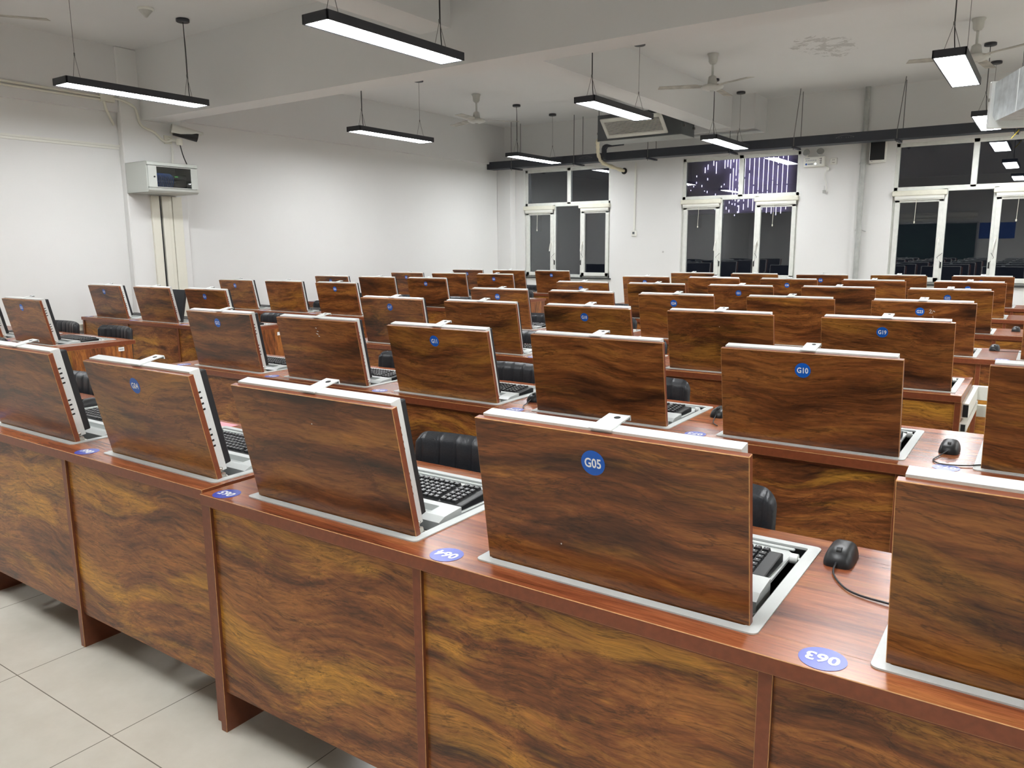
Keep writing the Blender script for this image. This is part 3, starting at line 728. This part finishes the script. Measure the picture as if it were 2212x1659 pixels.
# ================================================================== CEILING THINGS
def make_light():
    root = empty('pendant_light')     # origin at the centre of the lens
    l, w, h = 1.33, .225, .058
    m = MB(); t = .012
    m.box(-w/2, w/2, -l/2, -l/2+t, 0, h); m.box(-w/2, w/2, l/2-t, l/2, 0, h); m.box(-w/2, -w/2+t, -l/2, l/2, 0, h); m.box(w/2-t, w/2, -l/2, l/2, 0, h); m.box(-w/2+.001, w/2-.001, -l/2+.001, l/2-.001, h-.006, h)
    m.build('lamp_housing', M['housing'], root, bevel=.002)
    MB().box(-w/2+t, w/2-t, -l/2+t, l/2-t, .004, .012).build('diffuser', M['led'], root)
    top = ZC-2.79
    for k, yy in enumerate((-.52, .52)):
        s = MB().tube([(-.06, yy, h), (0, yy, h+.2)], .0022, 5).tube([(.06, yy, h), (0, yy, h+.2)], .0022, 5).tube([(0, yy, h+.2), (0, yy, top)], .0022, 5).tube([(0, yy, h+.19), (0, yy, h+.215)], .006, 8)
        s.build('suspension_wire', M['wire'], root)
        MB().lathe([(.055,0), (.06,.004), (.06,.026), (.055,.03)], (0, yy, top-.0305), 24).build('ceiling_rose', M['housing'], root)
    return root
light0 = make_light(); used = False
LIGHTS = []
ly = [.83, 4.13, 7.45, 10.72]; lx = [-6.91, -3.82, -.77, 2.3, 5.4]
lab = {(0,1): 'pendant light at the upper left, in front of the wall cabinet', (1,1): 'largest and nearest pendant light, at the top centre', (2,1): 'pendant light above the frame, over the G19 lid', (0,2): 'pendant light in the middle distance left of the far ceiling fan',
 (1,2): 'pendant light in front of the ceiling air conditioner', (2,2): 'pendant light at the upper right, in front of a ceiling fan', (0,3): 'far pendant light over the first window', (1,3): 'far pendant light over the middle window', (2,3): 'far pendant light at the right edge, behind the white metal box'}
for i, x in enumerate(lx):
    for j, y in enumerate(ly):
        o = light0 if not used else copy_tree(light0); used = True
        o.location = (x, y, 2.79)
        oc = ('leftmost', 'second from left', 'middle', 'second from right', 'rightmost')[i]
        orow = ('front row over the camera', 'second row', 'third row', 'last row by the windows')[j]
        tag(o, lab.get((i, j)) or ('pendant light outside the frame, %s of the %s' % (oc, orow)), 'ceiling light', 'LED pendant lights')
        LIGHTS.append((i, j, o))
for i, j, o in LIGHTS:       # feed cord on one suspension
    yy = .52 if (i, j) in ((0,1), (1,1), (0,0), (2,0)) else -.52
    top = ZC-2.79-.03
    MB().tube([(.02, yy, .058), (.012, yy, .14), (.004, yy+.004, .26), (.003, yy+.006, .5), (.0, yy, top)], .0042, 6).build('feed_cord', M['cord'], o)

def make_fan():
    root = empty('ceiling_fan')      # origin at the ceiling
    MB().lathe([(.062,0), (.064,-.008), (.052,-.03), (.047,-.085), (.032,-.108), (.016,-.112)], n=28).build('canopy', M['fanwhite'], root)
    MB().lathe([(.0135,-.10), (.0135,-.27)], n=14).build('rod', M['fanwhite'], root)
    MB().lathe([(.022,-.232), (.042,-.245), (.046,-.27), (.054,-.318), (.05,-.326)], n=24).build('lower_cup', M['fanwhite'], root)
    MB().lathe([(.05,-.324), (.085,-.330), (.118,-.340), (.126,-.354), (.118,-.368), (.075,-.388), (.03,-.392), (.003,-.394)], n=36).lathe([(.022,-.388), (.022,-.40), (.003,-.402)], n=16).build('motor', M['fanwhite'], root)
    for k in range(3):
        b = MB(); n = 10
        vs = []
        for i in range(n+1):
            s = i/n; r = .10+.50*s; w = .028+.030*min(1, s*5)-.006*s; tw = .16-.06*s
            for (e, dz) in ((-1, 0), (1, 0), (1, .004), (-1, .004)):
                vs.append((r, e*w, -.357+dz+e*w*tw-.012*s+.012*(e*w/.06)**2))
        fs = []
        for i in range(n):
            for q in range(4): fs.append((i*4+q, i*4+(q+1) % 4, (i+1)*4+(q+1) % 4, (i+1)*4+q))
        fs += [(3,2,1,0), (n*4, n*4+1, n*4+2, n*4+3)]
        b.add(vs, fs, 0); b.xf(Matrix.Rotation(2*math.pi*k/3, 4, 'Z')); b.build('blade', M['fandirt'], root)
    return root
fan0 = make_fan()
FANS = [(-6.91, 9.19, 43, 'white ceiling fan nearest the left wall, far bay'), (-3.36, 8.90, 92, 'white ceiling fan in the middle above the second window'), (-.80, 9.06, 81, 'white ceiling fan at the upper right behind a pendant light'), (-6.99, 2.82, 49, 'ceiling fan at the top left corner, only a blade tip in view')]
for i, (x, y, a, l) in enumerate(FANS):
    o = fan0 if i == 0 else copy_tree(fan0); o.location = (x, y, ZC-.0005); o.rotation_euler = (0, 0, R(a)); tag(o, l, 'ceiling fan', 'white ceiling fans')

o = empty('smoke_detector', (-6.88, 4.267, ZC)); tag(o, 'small white conical smoke detector on the ceiling', 'smoke detector')
MB().lathe([(.068,0), (.068,-.014), (.06,-.02)], n=28).build('detector_base', M['whiteplastic'], o)
MB().lathe([(.058,-.0195), (.045,-.035), (.012,-.075), (.004,-.08)], n=28).build('sensor_cone', M['fanwhite'], o)

# ---- charcoal duct along the window wall
o = empty('cable_duct', (0, 11.53, 0)); tag(o, 'long charcoal cable duct hung in front of the window wall', 'cable duct')
MB().box(-8.455, 6.9, 0, .22, 2.795, 2.92).build('duct_body', M['tray'], o, bevel=.003)
for xx in (-7.92, -6.67, -5.35, -4.05, -3.14, -1.83, -.52, .8):
    MB().box(xx-.02, xx+.02, -.02, .32, 2.772, 2.794).build('support_bracket', M['tray'], o)
    lean = .06 if xx in (-3.14, -1.83) else .0
    MB().tube([(xx, -.008, 2.75), (xx, -.008, 2.92), (xx+lean, -.008, ZC)], .0055, 6).build('hanger_rod', M['wire'], o)
    MB().tube([(xx+.03, .235, 2.78), (xx+.03, .235, ZC)], .0055, 6).build('hanger_rod', M['wire'], o)
for xx in (-6.45, -3.97+.02, -2.47, -.42):
    h = MB()
    for k in range(8):
        if k in (3,): continue
        cx = xx+(k-3.5)*.03; h.lathe([(.005,-.0015), (.005,0)], (cx, -.0003, 2.862+.0), 8, axis='y')
    pts = [(xx-.12+.24*t/12, -.002, 2.862+.03*math.sin(math.pi*t/12)) for t in range(13)]
    h.tube(pts, .0022, 5)
    s = h.build('punched_mark', M['wire'], o)

# ---- ducted air conditioner
o = empty('air_conditioner', (-5.01, 10.46, 2.95)); tag(o, 'grey ducted air conditioner hung from the ceiling with a crooked grille', 'air conditioner')
MB().box(-.65, .65, 0, .46, 0, .36).build('casing', M['galv'], o, bevel=.003)
MB().box(-.652, .652, .0, .465, -.006, -.0005).build('underside_panel', M['galv3'], o)
g = MB(); W_, H_ = 1.00, .31; fw = .045
g.box(0, W_, 0, .02, 0, fw); g.box(0, W_, 0, .02, H_-fw, H_); g.box(0, fw, 0, .02, 0, H_); g.box(W_-fw, W_, 0, .02, 0, H_)
n = 11
for k in range(n):
    z = fw+(k+.5)*(H_-2*fw)/n; g.box(fw, W_-fw, .004, .008, z-.0045, z+.0045)
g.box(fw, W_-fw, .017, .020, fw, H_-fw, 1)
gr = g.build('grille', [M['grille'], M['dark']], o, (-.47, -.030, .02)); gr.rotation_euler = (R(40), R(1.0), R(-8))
for sx in (-.66, .66):
    for yy in (.06, .4): MB().tube([(sx, yy, .12), (sx, yy, ZC-2.95)], .006, 6).box(sx-.02, sx+.02, yy-.015, yy+.015, .1, .13).build('hanger_rod', M['wire'], o)
# drain hose into the wall
o = MB()
pts = [(-5.67, 10.50, 2.975), (-5.72, 10.58, 2.95), (-5.90, 10.92, 2.92), (-6.06, 11.22, 2.88), (-6.135, 11.43, 2.81), (-6.125, 11.52, 2.757), (-6.06, 11.76, 2.705), (-5.99, 12.01, 2.665)]
fine = []
for i in range(len(pts)-1):
    for k in range(6):
        t = k/6; fine.append(tuple(pts[i][q]*(1-t)+pts[i+1][q]*t for q in range(3)))
fine.append(pts[-1])
o.tube(fine, [.027+.005*math.sin(i*1.3) for i in range(len(fine))], 12)
tag(o.build('drain_hose', M['foam']), 'cream insulated drain hose bending from the air conditioner into the wall', 'hose')
mb = MB(); ew = .062; e0 = (-6.095, 11.40); dx, dy = .66, -.75     # up from the duct, then over towards the air conditioner
prof = [(0, 2.795), (ew, 2.795), (ew, 2.955), (ew+.03, 2.985), (.42, 2.985), (.42, 3.03), (.07, 3.03), (.02, 3.01), (0, 2.97)]
mb.prism(prof, 'y', 0, .06); mb.xf(Matrix.Translation((e0[0], e0[1], 0)) @ Matrix.Rotation(R(-14), 4, 'Z'))
tag(mb.build('duct_elbow', M['tray'], bevel=.004), 'charcoal elbow duct rising beside the cream drain hose', 'duct')
mb = MB().lathe([(.052,0), (.052,-.004), (.03,-.004)], (-5.985, YF-.0005, 2.662), 24, axis='y')
tag(mb.build('wall_sleeve', M['dark']), 'dark round pipe hole in the far wall beside the first window', 'hole')

# ================================================================== FAR WALL THINGS
o = empty('drain_pipe', (-2.30, YF-.05, 0)); tag(o, 'grey vertical drain pipe on the far wall between two windows', 'pipe')
MB().tube([(0,0,0), (0,0,ZC)], .036, 16).build('pipe_run', M['pipe'], o)
for z in (1.64, 2.55): MB().lathe([(.041,-.014), (.041,.014)], (0,0,z), 18).tube([(-.03,0,z), (-.085,.045,z-.02)], .006, 6).tube([(.03,0,z), (.085,.045,z-.02)], .006, 6).build('pipe_clip', M['pipe'], o)
struct('trim_9', MB().box(-2.40, -2.335, YF-.04, YF, 0, 2.8), M['wall'], 'narrow white wall step beside the drain pipe', 'wall step')
o = empty('wall_speaker', (-2.115, YF-.001, 2.69)); tag(o, 'small wall speaker with a black grille left of the right window', 'speaker')
MB().box(-.10, .10, -.11, 0, -.145, .145).build('speaker_cabinet', M['whiteplastic'], o, bevel=.006)
MB().box(-.092, .092, -.118, -.1105, -.115, .14).build('speaker_grille', M['black'], o, bevel=.003)
MB().box(-.075, -.055, -.1125, -.1105, -.135, -.125).build('badge', M['alu'], o)

o = empty('emergency_light', (-2.955, YF-.001, 2.617)); tag(o, 'white twin-lamp emergency light beside the middle window', 'emergency light')
MB().box(-.145, .145, -.06, 0, -.075, .062).build('battery_box', M['whiteplastic'], o, bevel=.006)
t = MB()
for k in range(6): t.box(-.115+k*.026, -.098+k*.026, -.0613, -.0603, .004, .009); t.box(-.113+k*.026, -.100+k*.026, -.0613, -.0603, .012, .019)
t.box(-.125, -.06, -.0613, -.0603, .036, .043); t.box(-.085, -.01, -.0613, -.0603, -.044, -.030)
t.build('printed_lines', plain('print_grey', (120,128,136), .6), o)
mb = MB(); disc(mb, .014, 20); mb.xf(Matrix.Translation((-.105, -.0603, -.037)) @ Matrix.Rotation(math.pi/2, 4, 'X')); mb.build('round_mark', M['sign'], o)
mb = MB(); disc(mb, .013, 20); mb.xf(Matrix.Translation((.02, -.0603, -.037)) @ Matrix.Rotation(math.pi/2, 4, 'X')); mb.build('test_light', emit('test_led', (235,255,240), 1.5), o)
mb = MB()
for k, z in enumerate((.03, .0, -.028)): mb.box(.075, .082, -.0615, -.0603, z-.006, z+.006); mb.box(.09, .10, -.0615, -.0603, z-.012, z+.012)
mb.build('indicator_window', M['black'], o)
for sx in (-.1, .075):
    mb = MB().lathe([(.012,-.0), (.03,.012), (.046,.03), (.05,.045), (.046,.05)], (0,0,0), 24)
    mb.xf(Matrix.Translation((sx, -.035, .115)) @ Matrix.Rotation(R(72), 4, 'X') @ Matrix.Rotation(R(12 if sx > 0 else -14), 4, 'Y'))
    h = mb.build('lamp_head', M['reflector'], o)
    MB().tube([(sx, -.03, .06), (sx, -.028, .095)], .012, 10).build('lamp_stem', M['whiteplastic'], o)
o = empty('wall_socket', (-2.70, YF-.001, 2.605)); tag(o, 'white square wall socket right of the emergency light', 'socket')
MB().box(-.045, .045, -.012, 0, -.045, .045).build('socket_plate', M['whiteplastic'], o, bevel=.003)
MB().box(-.012, -.006, -.0125, -.0118, .012, .024).box(.006, .012, -.0125, -.0118, .012, .024).box(-.003, .003, -.0125, -.0118, -.024, -.012).box(-.016, -.010, -.0125, -.0118, -.022, -.012).box(.010, .016, -.0125, -.0118, -.022, -.012).build('socket_holes', M['dark'], o)
o = empty('loose_power_lead', (-2.80, YF-.02, 2.54)); tag(o, 'loose white power lead and plug dangling below the emergency light', 'power lead')
MB().tube([(-.005,0,.02), (.02,0,.0), (.03,-.002,-.03)], .006, 8).tube([(.02,-.004,-.05), (-.01,-.004,-.10), (-.008,-.004,-.16), (.02,-.004,-.22), (.035,-.004,-.30), (.03,-.006,-.37)], .005, 8).build('lead', M['whiteplastic'], o)
MB().box(.015, .045, -.02, .005, -.055, -.02).build('inline_connector', M['whiteplastic'], o, bevel=.003)
MB().tube([(.0,-.006,-.27), (-.002,-.006,-.34)], .003, 6).box(-.018, .014, -.02, .006, -.37, -.33).build('plug', M['pipe'], o)
tag(MB().box(-5.79, -5.765, YF-.018, YF, 1.70, 2.78).build('wall_conduit', M['whiteplastic']), 'thin white vertical conduit above the thermostat', 'conduit')
o = empty('thermostat', (-5.78, YF+.001, 1.645)); tag(o, 'small white wall thermostat with a grey display', 'thermostat')
MB().box(-.045, .045, -.02, 0, -.045, .045).build('thermostat_body', M['whiteplastic'], o, bevel=.003)
MB().box(-.028, .012, -.0208, -.0199, -.012, .028).build('display', M['galv'], o)

# ================================================================== LEFT WALL THINGS
o = empty('network_cabinet', (-8.369, 5.095, 2.04)); tag(o, 'grey wall-mounted network cabinet with blue cables behind a glass door', 'network cabinet')
D_, W2, H2 = .43, .295, .32
mb = MB(); t = .006
mb.box(0, D_-.03, -W2, -W2+t, 0, H2); mb.box(0, D_-.03, W2-t, W2, 0, H2); mb.box(0, t, -W2, W2, 0, H2)
mb.box(0, D_-.03, -W2, W2, 0, t); mb.box(0, D_-.03, -W2, W2, H2-t, H2)
mb.prism([(D_-.03, 0), (D_, .03), (D_, .05), (D_-.03, .05)], 'y', -W2, W2) if False else None
mb.hexa([(D_-.03,-W2,0), (D_-.008,-W2,.02), (D_-.008,W2,.02), (D_-.03,W2,0), (D_-.03,-W2,.045), (D_,-W2,.045), (D_,W2,.045), (D_-.03,W2,.045)])
mb.hexa([(D_-.03,-W2,H2-.04), (D_,-W2,H2-.04), (D_,W2,H2-.04), (D_-.03,W2,H2-.04), (D_-.03,-W2,H2), (D_-.012,-W2,H2-.008), (D_-.012,W2,H2-.008), (D_-.03,W2,H2)])
mb.build('cabinet_body', M['cabinet'], o, bevel=.002)
d = MB(); z0, z1 = .05, H2-.045
d.box(D_-.034, D_-.004, -W2+.004, -W2+.10, z0, z1); d.box(D_-.02, D_-.004, W2-.085, W2-.004, z0, z1); d.box(D_-.02, D_-.004, -W2+.10, W2-.085, z0, z0+.008); d.box(D_-.02, D_-.004, -W2+.10, W2-.085, z1-.008, z1)
door = d.build('door', M['cabinet'], o, bevel=.002)
MB().box(D_-.014, D_-.010, -W2+.10, W2-.085, z0+.008, z1-.008).build('door_glass', M['cabglass'], door)
mb = MB().lathe([(.009,0), (.009,.006)], (0,0,0), 14); mb.xf(Matrix.Translation((D_-.004, -W2+.07, .16)) @ Matrix.Rotation(math.pi/2, 4, 'Y')); mb.build('lock', M['black'], door)
mb = MB().box(.05, .30, -.20, .23, .07, .12).box(.05, .30, -.20, .23, .16, .21); mb.build('rack_switch', M['cabdark'], o)
mb = MB().box(.3005, .302, .09, .13, .183, .188); mb.build('status_light', M['green'], o)
for k in range(10):
    y0 = -.19+k*.016; a = []
    for i in range(13):
        q = i/12*math.pi; a.append((.335+.07*math.sin(q), y0+.05*(1-math.cos(q))*(.3+.05*k), .20+.02*math.sin(q)-.13*(i/12)**1.6))
    MB().tube(a, .0058, 7).build('patch_cable', M['cableblue'], o)
MB().tube([(.31,-.05,.20), (.34,-.03,.19), (.35,-.01,.12), (.33,0,.08)], .004, 6).build('patch_cable', M['cableyellow'], o)
for (y0, y1, lb, tx) in ((5.052, 5.148, 'widest cream trunking below the network cabinet, on the left', .03), (5.178, 5.256, 'middle cream trunking below the network cabinet', .03), (5.258, 5.30, 'thin cream trunking below the network cabinet', .022), (5.312, 5.43, 'flat white trunking at the right below the network cabinet', .02)):
    tag(MB().box(-8.3695, -8.3695+tx, y0, y1, 0, 2.03).build('wall_trunking', M['cream'], bevel=.003), lb, 'trunking', 'vertical trunking below the network cabinet')
tag(MB().tube([(-8.35, 5.163, .3), (-8.352, 5.163, 1.2), (-8.35, 5.155, 2.03)], .008, 8).build('black_cable', M['cord']), 'single black cable running down between the cream trunking', 'cable')
o = empty('security_camera', (-8.369, 5.40, 2.64)); tag(o, 'white bullet security camera above the network cabinet', 'security camera')
mb = MB().box(0, .02, -.12, -.03, -.03, .06).tube([(.015,-.07,.03), (.06,-.04,.01), (.10,.0,-.005)], .016, 8).lathe([(.03,-.035), (.036,-.02), (.036,.02), (.03,.035)], (.11, .0, -.01), 16); mb.build('bracket', M['cream'], o)
hb = MB()
out = [(.056*math.cos(R(a)), .056*math.sin(R(a))) for a in range(0, 360, 18)]
n = len(out); hb.add([(p[0], -.13, p[1]) for p in out]+[(p[0], .125, p[1]) for p in out], [tuple(range(n))[::-1], tuple(range(n, 2*n))]+[(i, (i+1) % n, n+(i+1) % n, n+i) for i in range(n)], 0, False)
M_ = Matrix.Translation((.14, .07, .085)) @ Matrix.Rotation(R(-22), 4, 'Z') @ Matrix.Rotation(R(-13), 4, 'X')
hb.xf(M_); hb.build('camera_barrel', M['black'], o)
sh = MB(); nk = 12
def rim(k, lo): a_ = R(lo+(180-2*lo)*k/nk); return (.068*math.cos(a_), .004+.064*math.sin(a_))
for sc_ in (1, .95):
    st = [(-.16, -42), (-.06, -30), (.05, 0), (.10, 22), (.175, 26)]
    vs = [(p[0]*sc_, y_, p[1]*sc_) for y_, lo in st for p in [rim(k, lo) for k in range(nk+1)]]
    sh.add(vs, [(i*(nk+1)+k, i*(nk+1)+k+1, (i+1)*(nk+1)+k+1, (i+1)*(nk+1)+k) for i in range(4) for k in range(nk)], 0, True)
sh.xf(M_); sh.build('sun_shield', M['whiteplastic'], o)
tag(MB().cable([(-8.25, 5.40, 2.60), (-8.25, 5.43, 2.48), (-8.22, 5.46, 2.362)], .006, 8).build('black_cable', M['cord']), 'short black lead from the camera down to the network cabinet', 'cable')
tag(MB().tube([(-8.352, 5.36, 2.60), (-8.352, 5.365, 2.5), (-8.352, 5.35, 2.362)], .012, 8).build('wall_conduit', M['whiteplastic']), 'short white conduit dropping from the camera bracket to the network cabinet', 'conduit')
# conduits along the wall beam
mb = MB().tube([(-8.385, -2.0, 3.03), (-8.385, 3.6, 3.03), (-8.385, 4.60, 3.02), (-8.385, 4.76, 3.015)], .013, 8).tube([(-8.385, 2.8, 3.00), (-8.385, 4.62, 2.99)], .011, 8)
mb.box(-8.40, -8.365, 4.60, 4.75, 2.975, 3.045)
mb.tube([(-8.385, 4.64, 3.0), (-8.39, 4.66, 2.90), (-8.41, 4.71, 2.82), (-8.445, 4.76, 2.76)], .014, 8)
tag(mb.build('wall_conduit', M['cream']), 'white conduit along the wall beam with a branch dipping into a hole', 'conduit')
pts = [(-8.375, 4.74, 3.02), (-8.355, 4.82, 3.01), (-8.352, 4.95, 2.96), (-8.352, 4.985, 2.88), (-8.352, 5.00, 2.80), (-8.352, 5.05, 2.755), (-8.352, 5.16, 2.72), (-8.352, 5.26, 2.64), (-8.33, 5.31, 2.63), (-8.29, 5.36, 2.655), (-8.26, 5.40, 2.63)]
tag(MB().cable(pts, .014, 8).build('wall_conduit', M['cream']), 'curving white conduit running down to the security camera', 'conduit')
tag(MB().box(XL, XL+.06, 3.4, 5.0-.2, .60, .665).build('wall_trunking', M['cream']), 'low horizontal white trunking on the left wall beside the G15 desk', 'trunking')

# ================================================================== RIGHT EDGE: white metal box, yellow lead
o = empty('hanging_metal_box', (-.405, 6.0, 2.21)); o.rotation_euler = (0, 0, R(-70.6)); tag(o, 'white metal box hung from the ceiling at the right edge', 'equipment box')
# local +x runs toward the camera along the visible face, local +y is the hidden depth
MB().prism([(0,.03), (.06,-.01), (1.0,-.01), (1.0,.23), (0,.23)], 'y', 0, .34).build('box_body', M['galv2'], o)
MB().box(-.045, 0, -.02, .35, -.045, .24).build('end_flange', M['white_metal'], o, bevel=.002)
mb = MB().lathe([(.011,0), (.011,.004)], (-.024, -.024, .13), 12, axis='y'); mb.build('bolt', M['steel'], o)
MB().box(.42, .428, -.002, 0, -.01, .23).build('panel_seam', M['white_metal'], o)
for xx, yy in ((.15,.1), (.8,.1), (.15,.28), (.8,.28)): MB().tube([(xx, yy, .23), (xx, yy, ZC-2.21)], .006, 6).build('hanger_rod', M['wire'], o)
tag(MB().tube([(-.50, 11.56, 2.80), (-.49, 11.52, 2.785), (-.52, 11.5, 2.74), (-.56, 11.5, 2.69)], .006, 6).build('yellow_lead', M['cableyellow']), 'short yellow lead hanging from the cable duct at the right edge', 'cable')

# ================================================================== BEHIND THE CAMERA (seen in the window glass)
o = empty('chalkboard', (-3.9, YB+.002, 0)); tag(o, 'green chalkboard on the wall behind the camera, seen reflected in the right window', 'chalkboard')
MB().box(-2.0, 2.0, 0, .03, .80, 2.03).build('writing_surface', M['board'], o)
mb = MB(); mb.box(-2.04, 2.04, 0, .05, .76, .80); mb.box(-2.04, 2.04, 0, .05, 2.03, 2.07); mb.box(-2.04, -2.0, 0, .05, .76, 2.07); mb.box(2.0, 2.04, 0, .05, .76, 2.07); mb.build('board_frame', M['alu'], o)
tag(MB().tube([(-6.0, YB+.1, 2.27), (-1.9, YB+.1, 2.27)], .09, 16).box(-5.9, -2.0, YB+.02, YB+.03, 2.10, 2.3).build('projection_screen', M['whiteplastic']), 'rolled white projection screen above the chalkboard, seen only as a reflection', 'screen')
tag(MB().box(-1.84, -.96, YB, YB+.01, 1.58, 2.03).build('wall_sign', M['sign']), 'blue wall sign reflected in the right window', 'sign')

# ================================================================== OUTSIDE
o = empty('light_curtain', (0, 15.0, 0)); tag(o, 'curtain of lilac light strings outside the middle window', 'light curtain')
rg = random.Random(11)
ns = 30
for k in range(ns):
    s = k/(ns-1); xx = -6.08+1.62*s if k < 19 else -5.08+(k-18)*.085
    if k >= 19: xx = -5.05+(k-19)*.088
    else: xx = -6.08+k*.056
    mb = MB(); z = 3.22
    dense = min(1, max(0, (xx+5.95)/1.2))
    zend = 1.95+.25*rg.random()
    while z > zend:
        L_ = rg.uniform(.02, .06)+dense*rg.uniform(.1, .75)
        if z-L_ < zend: L_ = max(.02, z-zend)
        if z < 2.75 and dense < .75: L_ = rg.uniform(.012, .05)
        if rg.random() < .25+.9*dense: mb.box(xx-.0045, xx+.0045, 0, .012, z-L_, z)
        z -= L_+rg.uniform(.015, .05)+(1-dense)*rg.uniform(.05, .22)
    if mb.v: mb.build('light_string', M['strand'] if k < 25 else M['strand'], o)
tag(MB().box(-6.6, -3.6, 15.06, 15.2, 2.05, 4.2).build('facade_panel', M['facade']), 'dusky violet facade behind the light strings outside', 'facade')

# ================================================================== CAMERA, WORLD, VIEW
f, yaw, pitch, roll, zc = 1681.14, .6033, .1743, -.0069, 1.439
cy, sy = math.cos(yaw), math.sin(yaw)
fw = Vector((-sy*math.cos(pitch), cy*math.cos(pitch), -math.sin(pitch))); rt = Vector((cy, sy, 0)); up = rt.cross(fw)
r2 = math.cos(roll)*rt+math.sin(roll)*up; u2 = -math.sin(roll)*rt+math.cos(roll)*up
cam = bpy.data.cameras.new('camera'); co = bpy.data.objects.new('camera', cam); col.objects.link(co)
co.matrix_world = Matrix(((r2.x, u2.x, -fw.x, 0), (r2.y, u2.y, -fw.y, 0), (r2.z, u2.z, -fw.z, zc), (0,0,0,1)))
cam.sensor_fit = 'HORIZONTAL'; cam.sensor_width = 36; cam.lens = f/2212*36; cam.clip_start = .05; cam.clip_end = 100
sc.camera = co
w = bpy.data.worlds.new('night'); sc.world = w; w.use_nodes = True
w.node_tree.nodes['Background'].inputs['Color'].default_value = (.010, .012, .020, 1); w.node_tree.nodes['Background'].inputs['Strength'].default_value = .35
vs_ = sc.view_settings; sc.display_settings.display_device = 'sRGB'; vs_.view_transform = 'Standard'; vs_.look = 'None'; vs_.gamma = 1; vs_.use_curve_mapping = False
vs_.exposure = 1.1
sc.cycles.use_denoising = True
sc.cycles.max_bounces = 10; sc.cycles.diffuse_bounces = 6; sc.cycles.glossy_bounces = 5; sc.cycles.transparent_max_bounces = 12
sc.cycles.sample_clamp_indirect = 8
sc.cycles.use_adaptive_sampling = True; sc.cycles.adaptive_threshold = .02
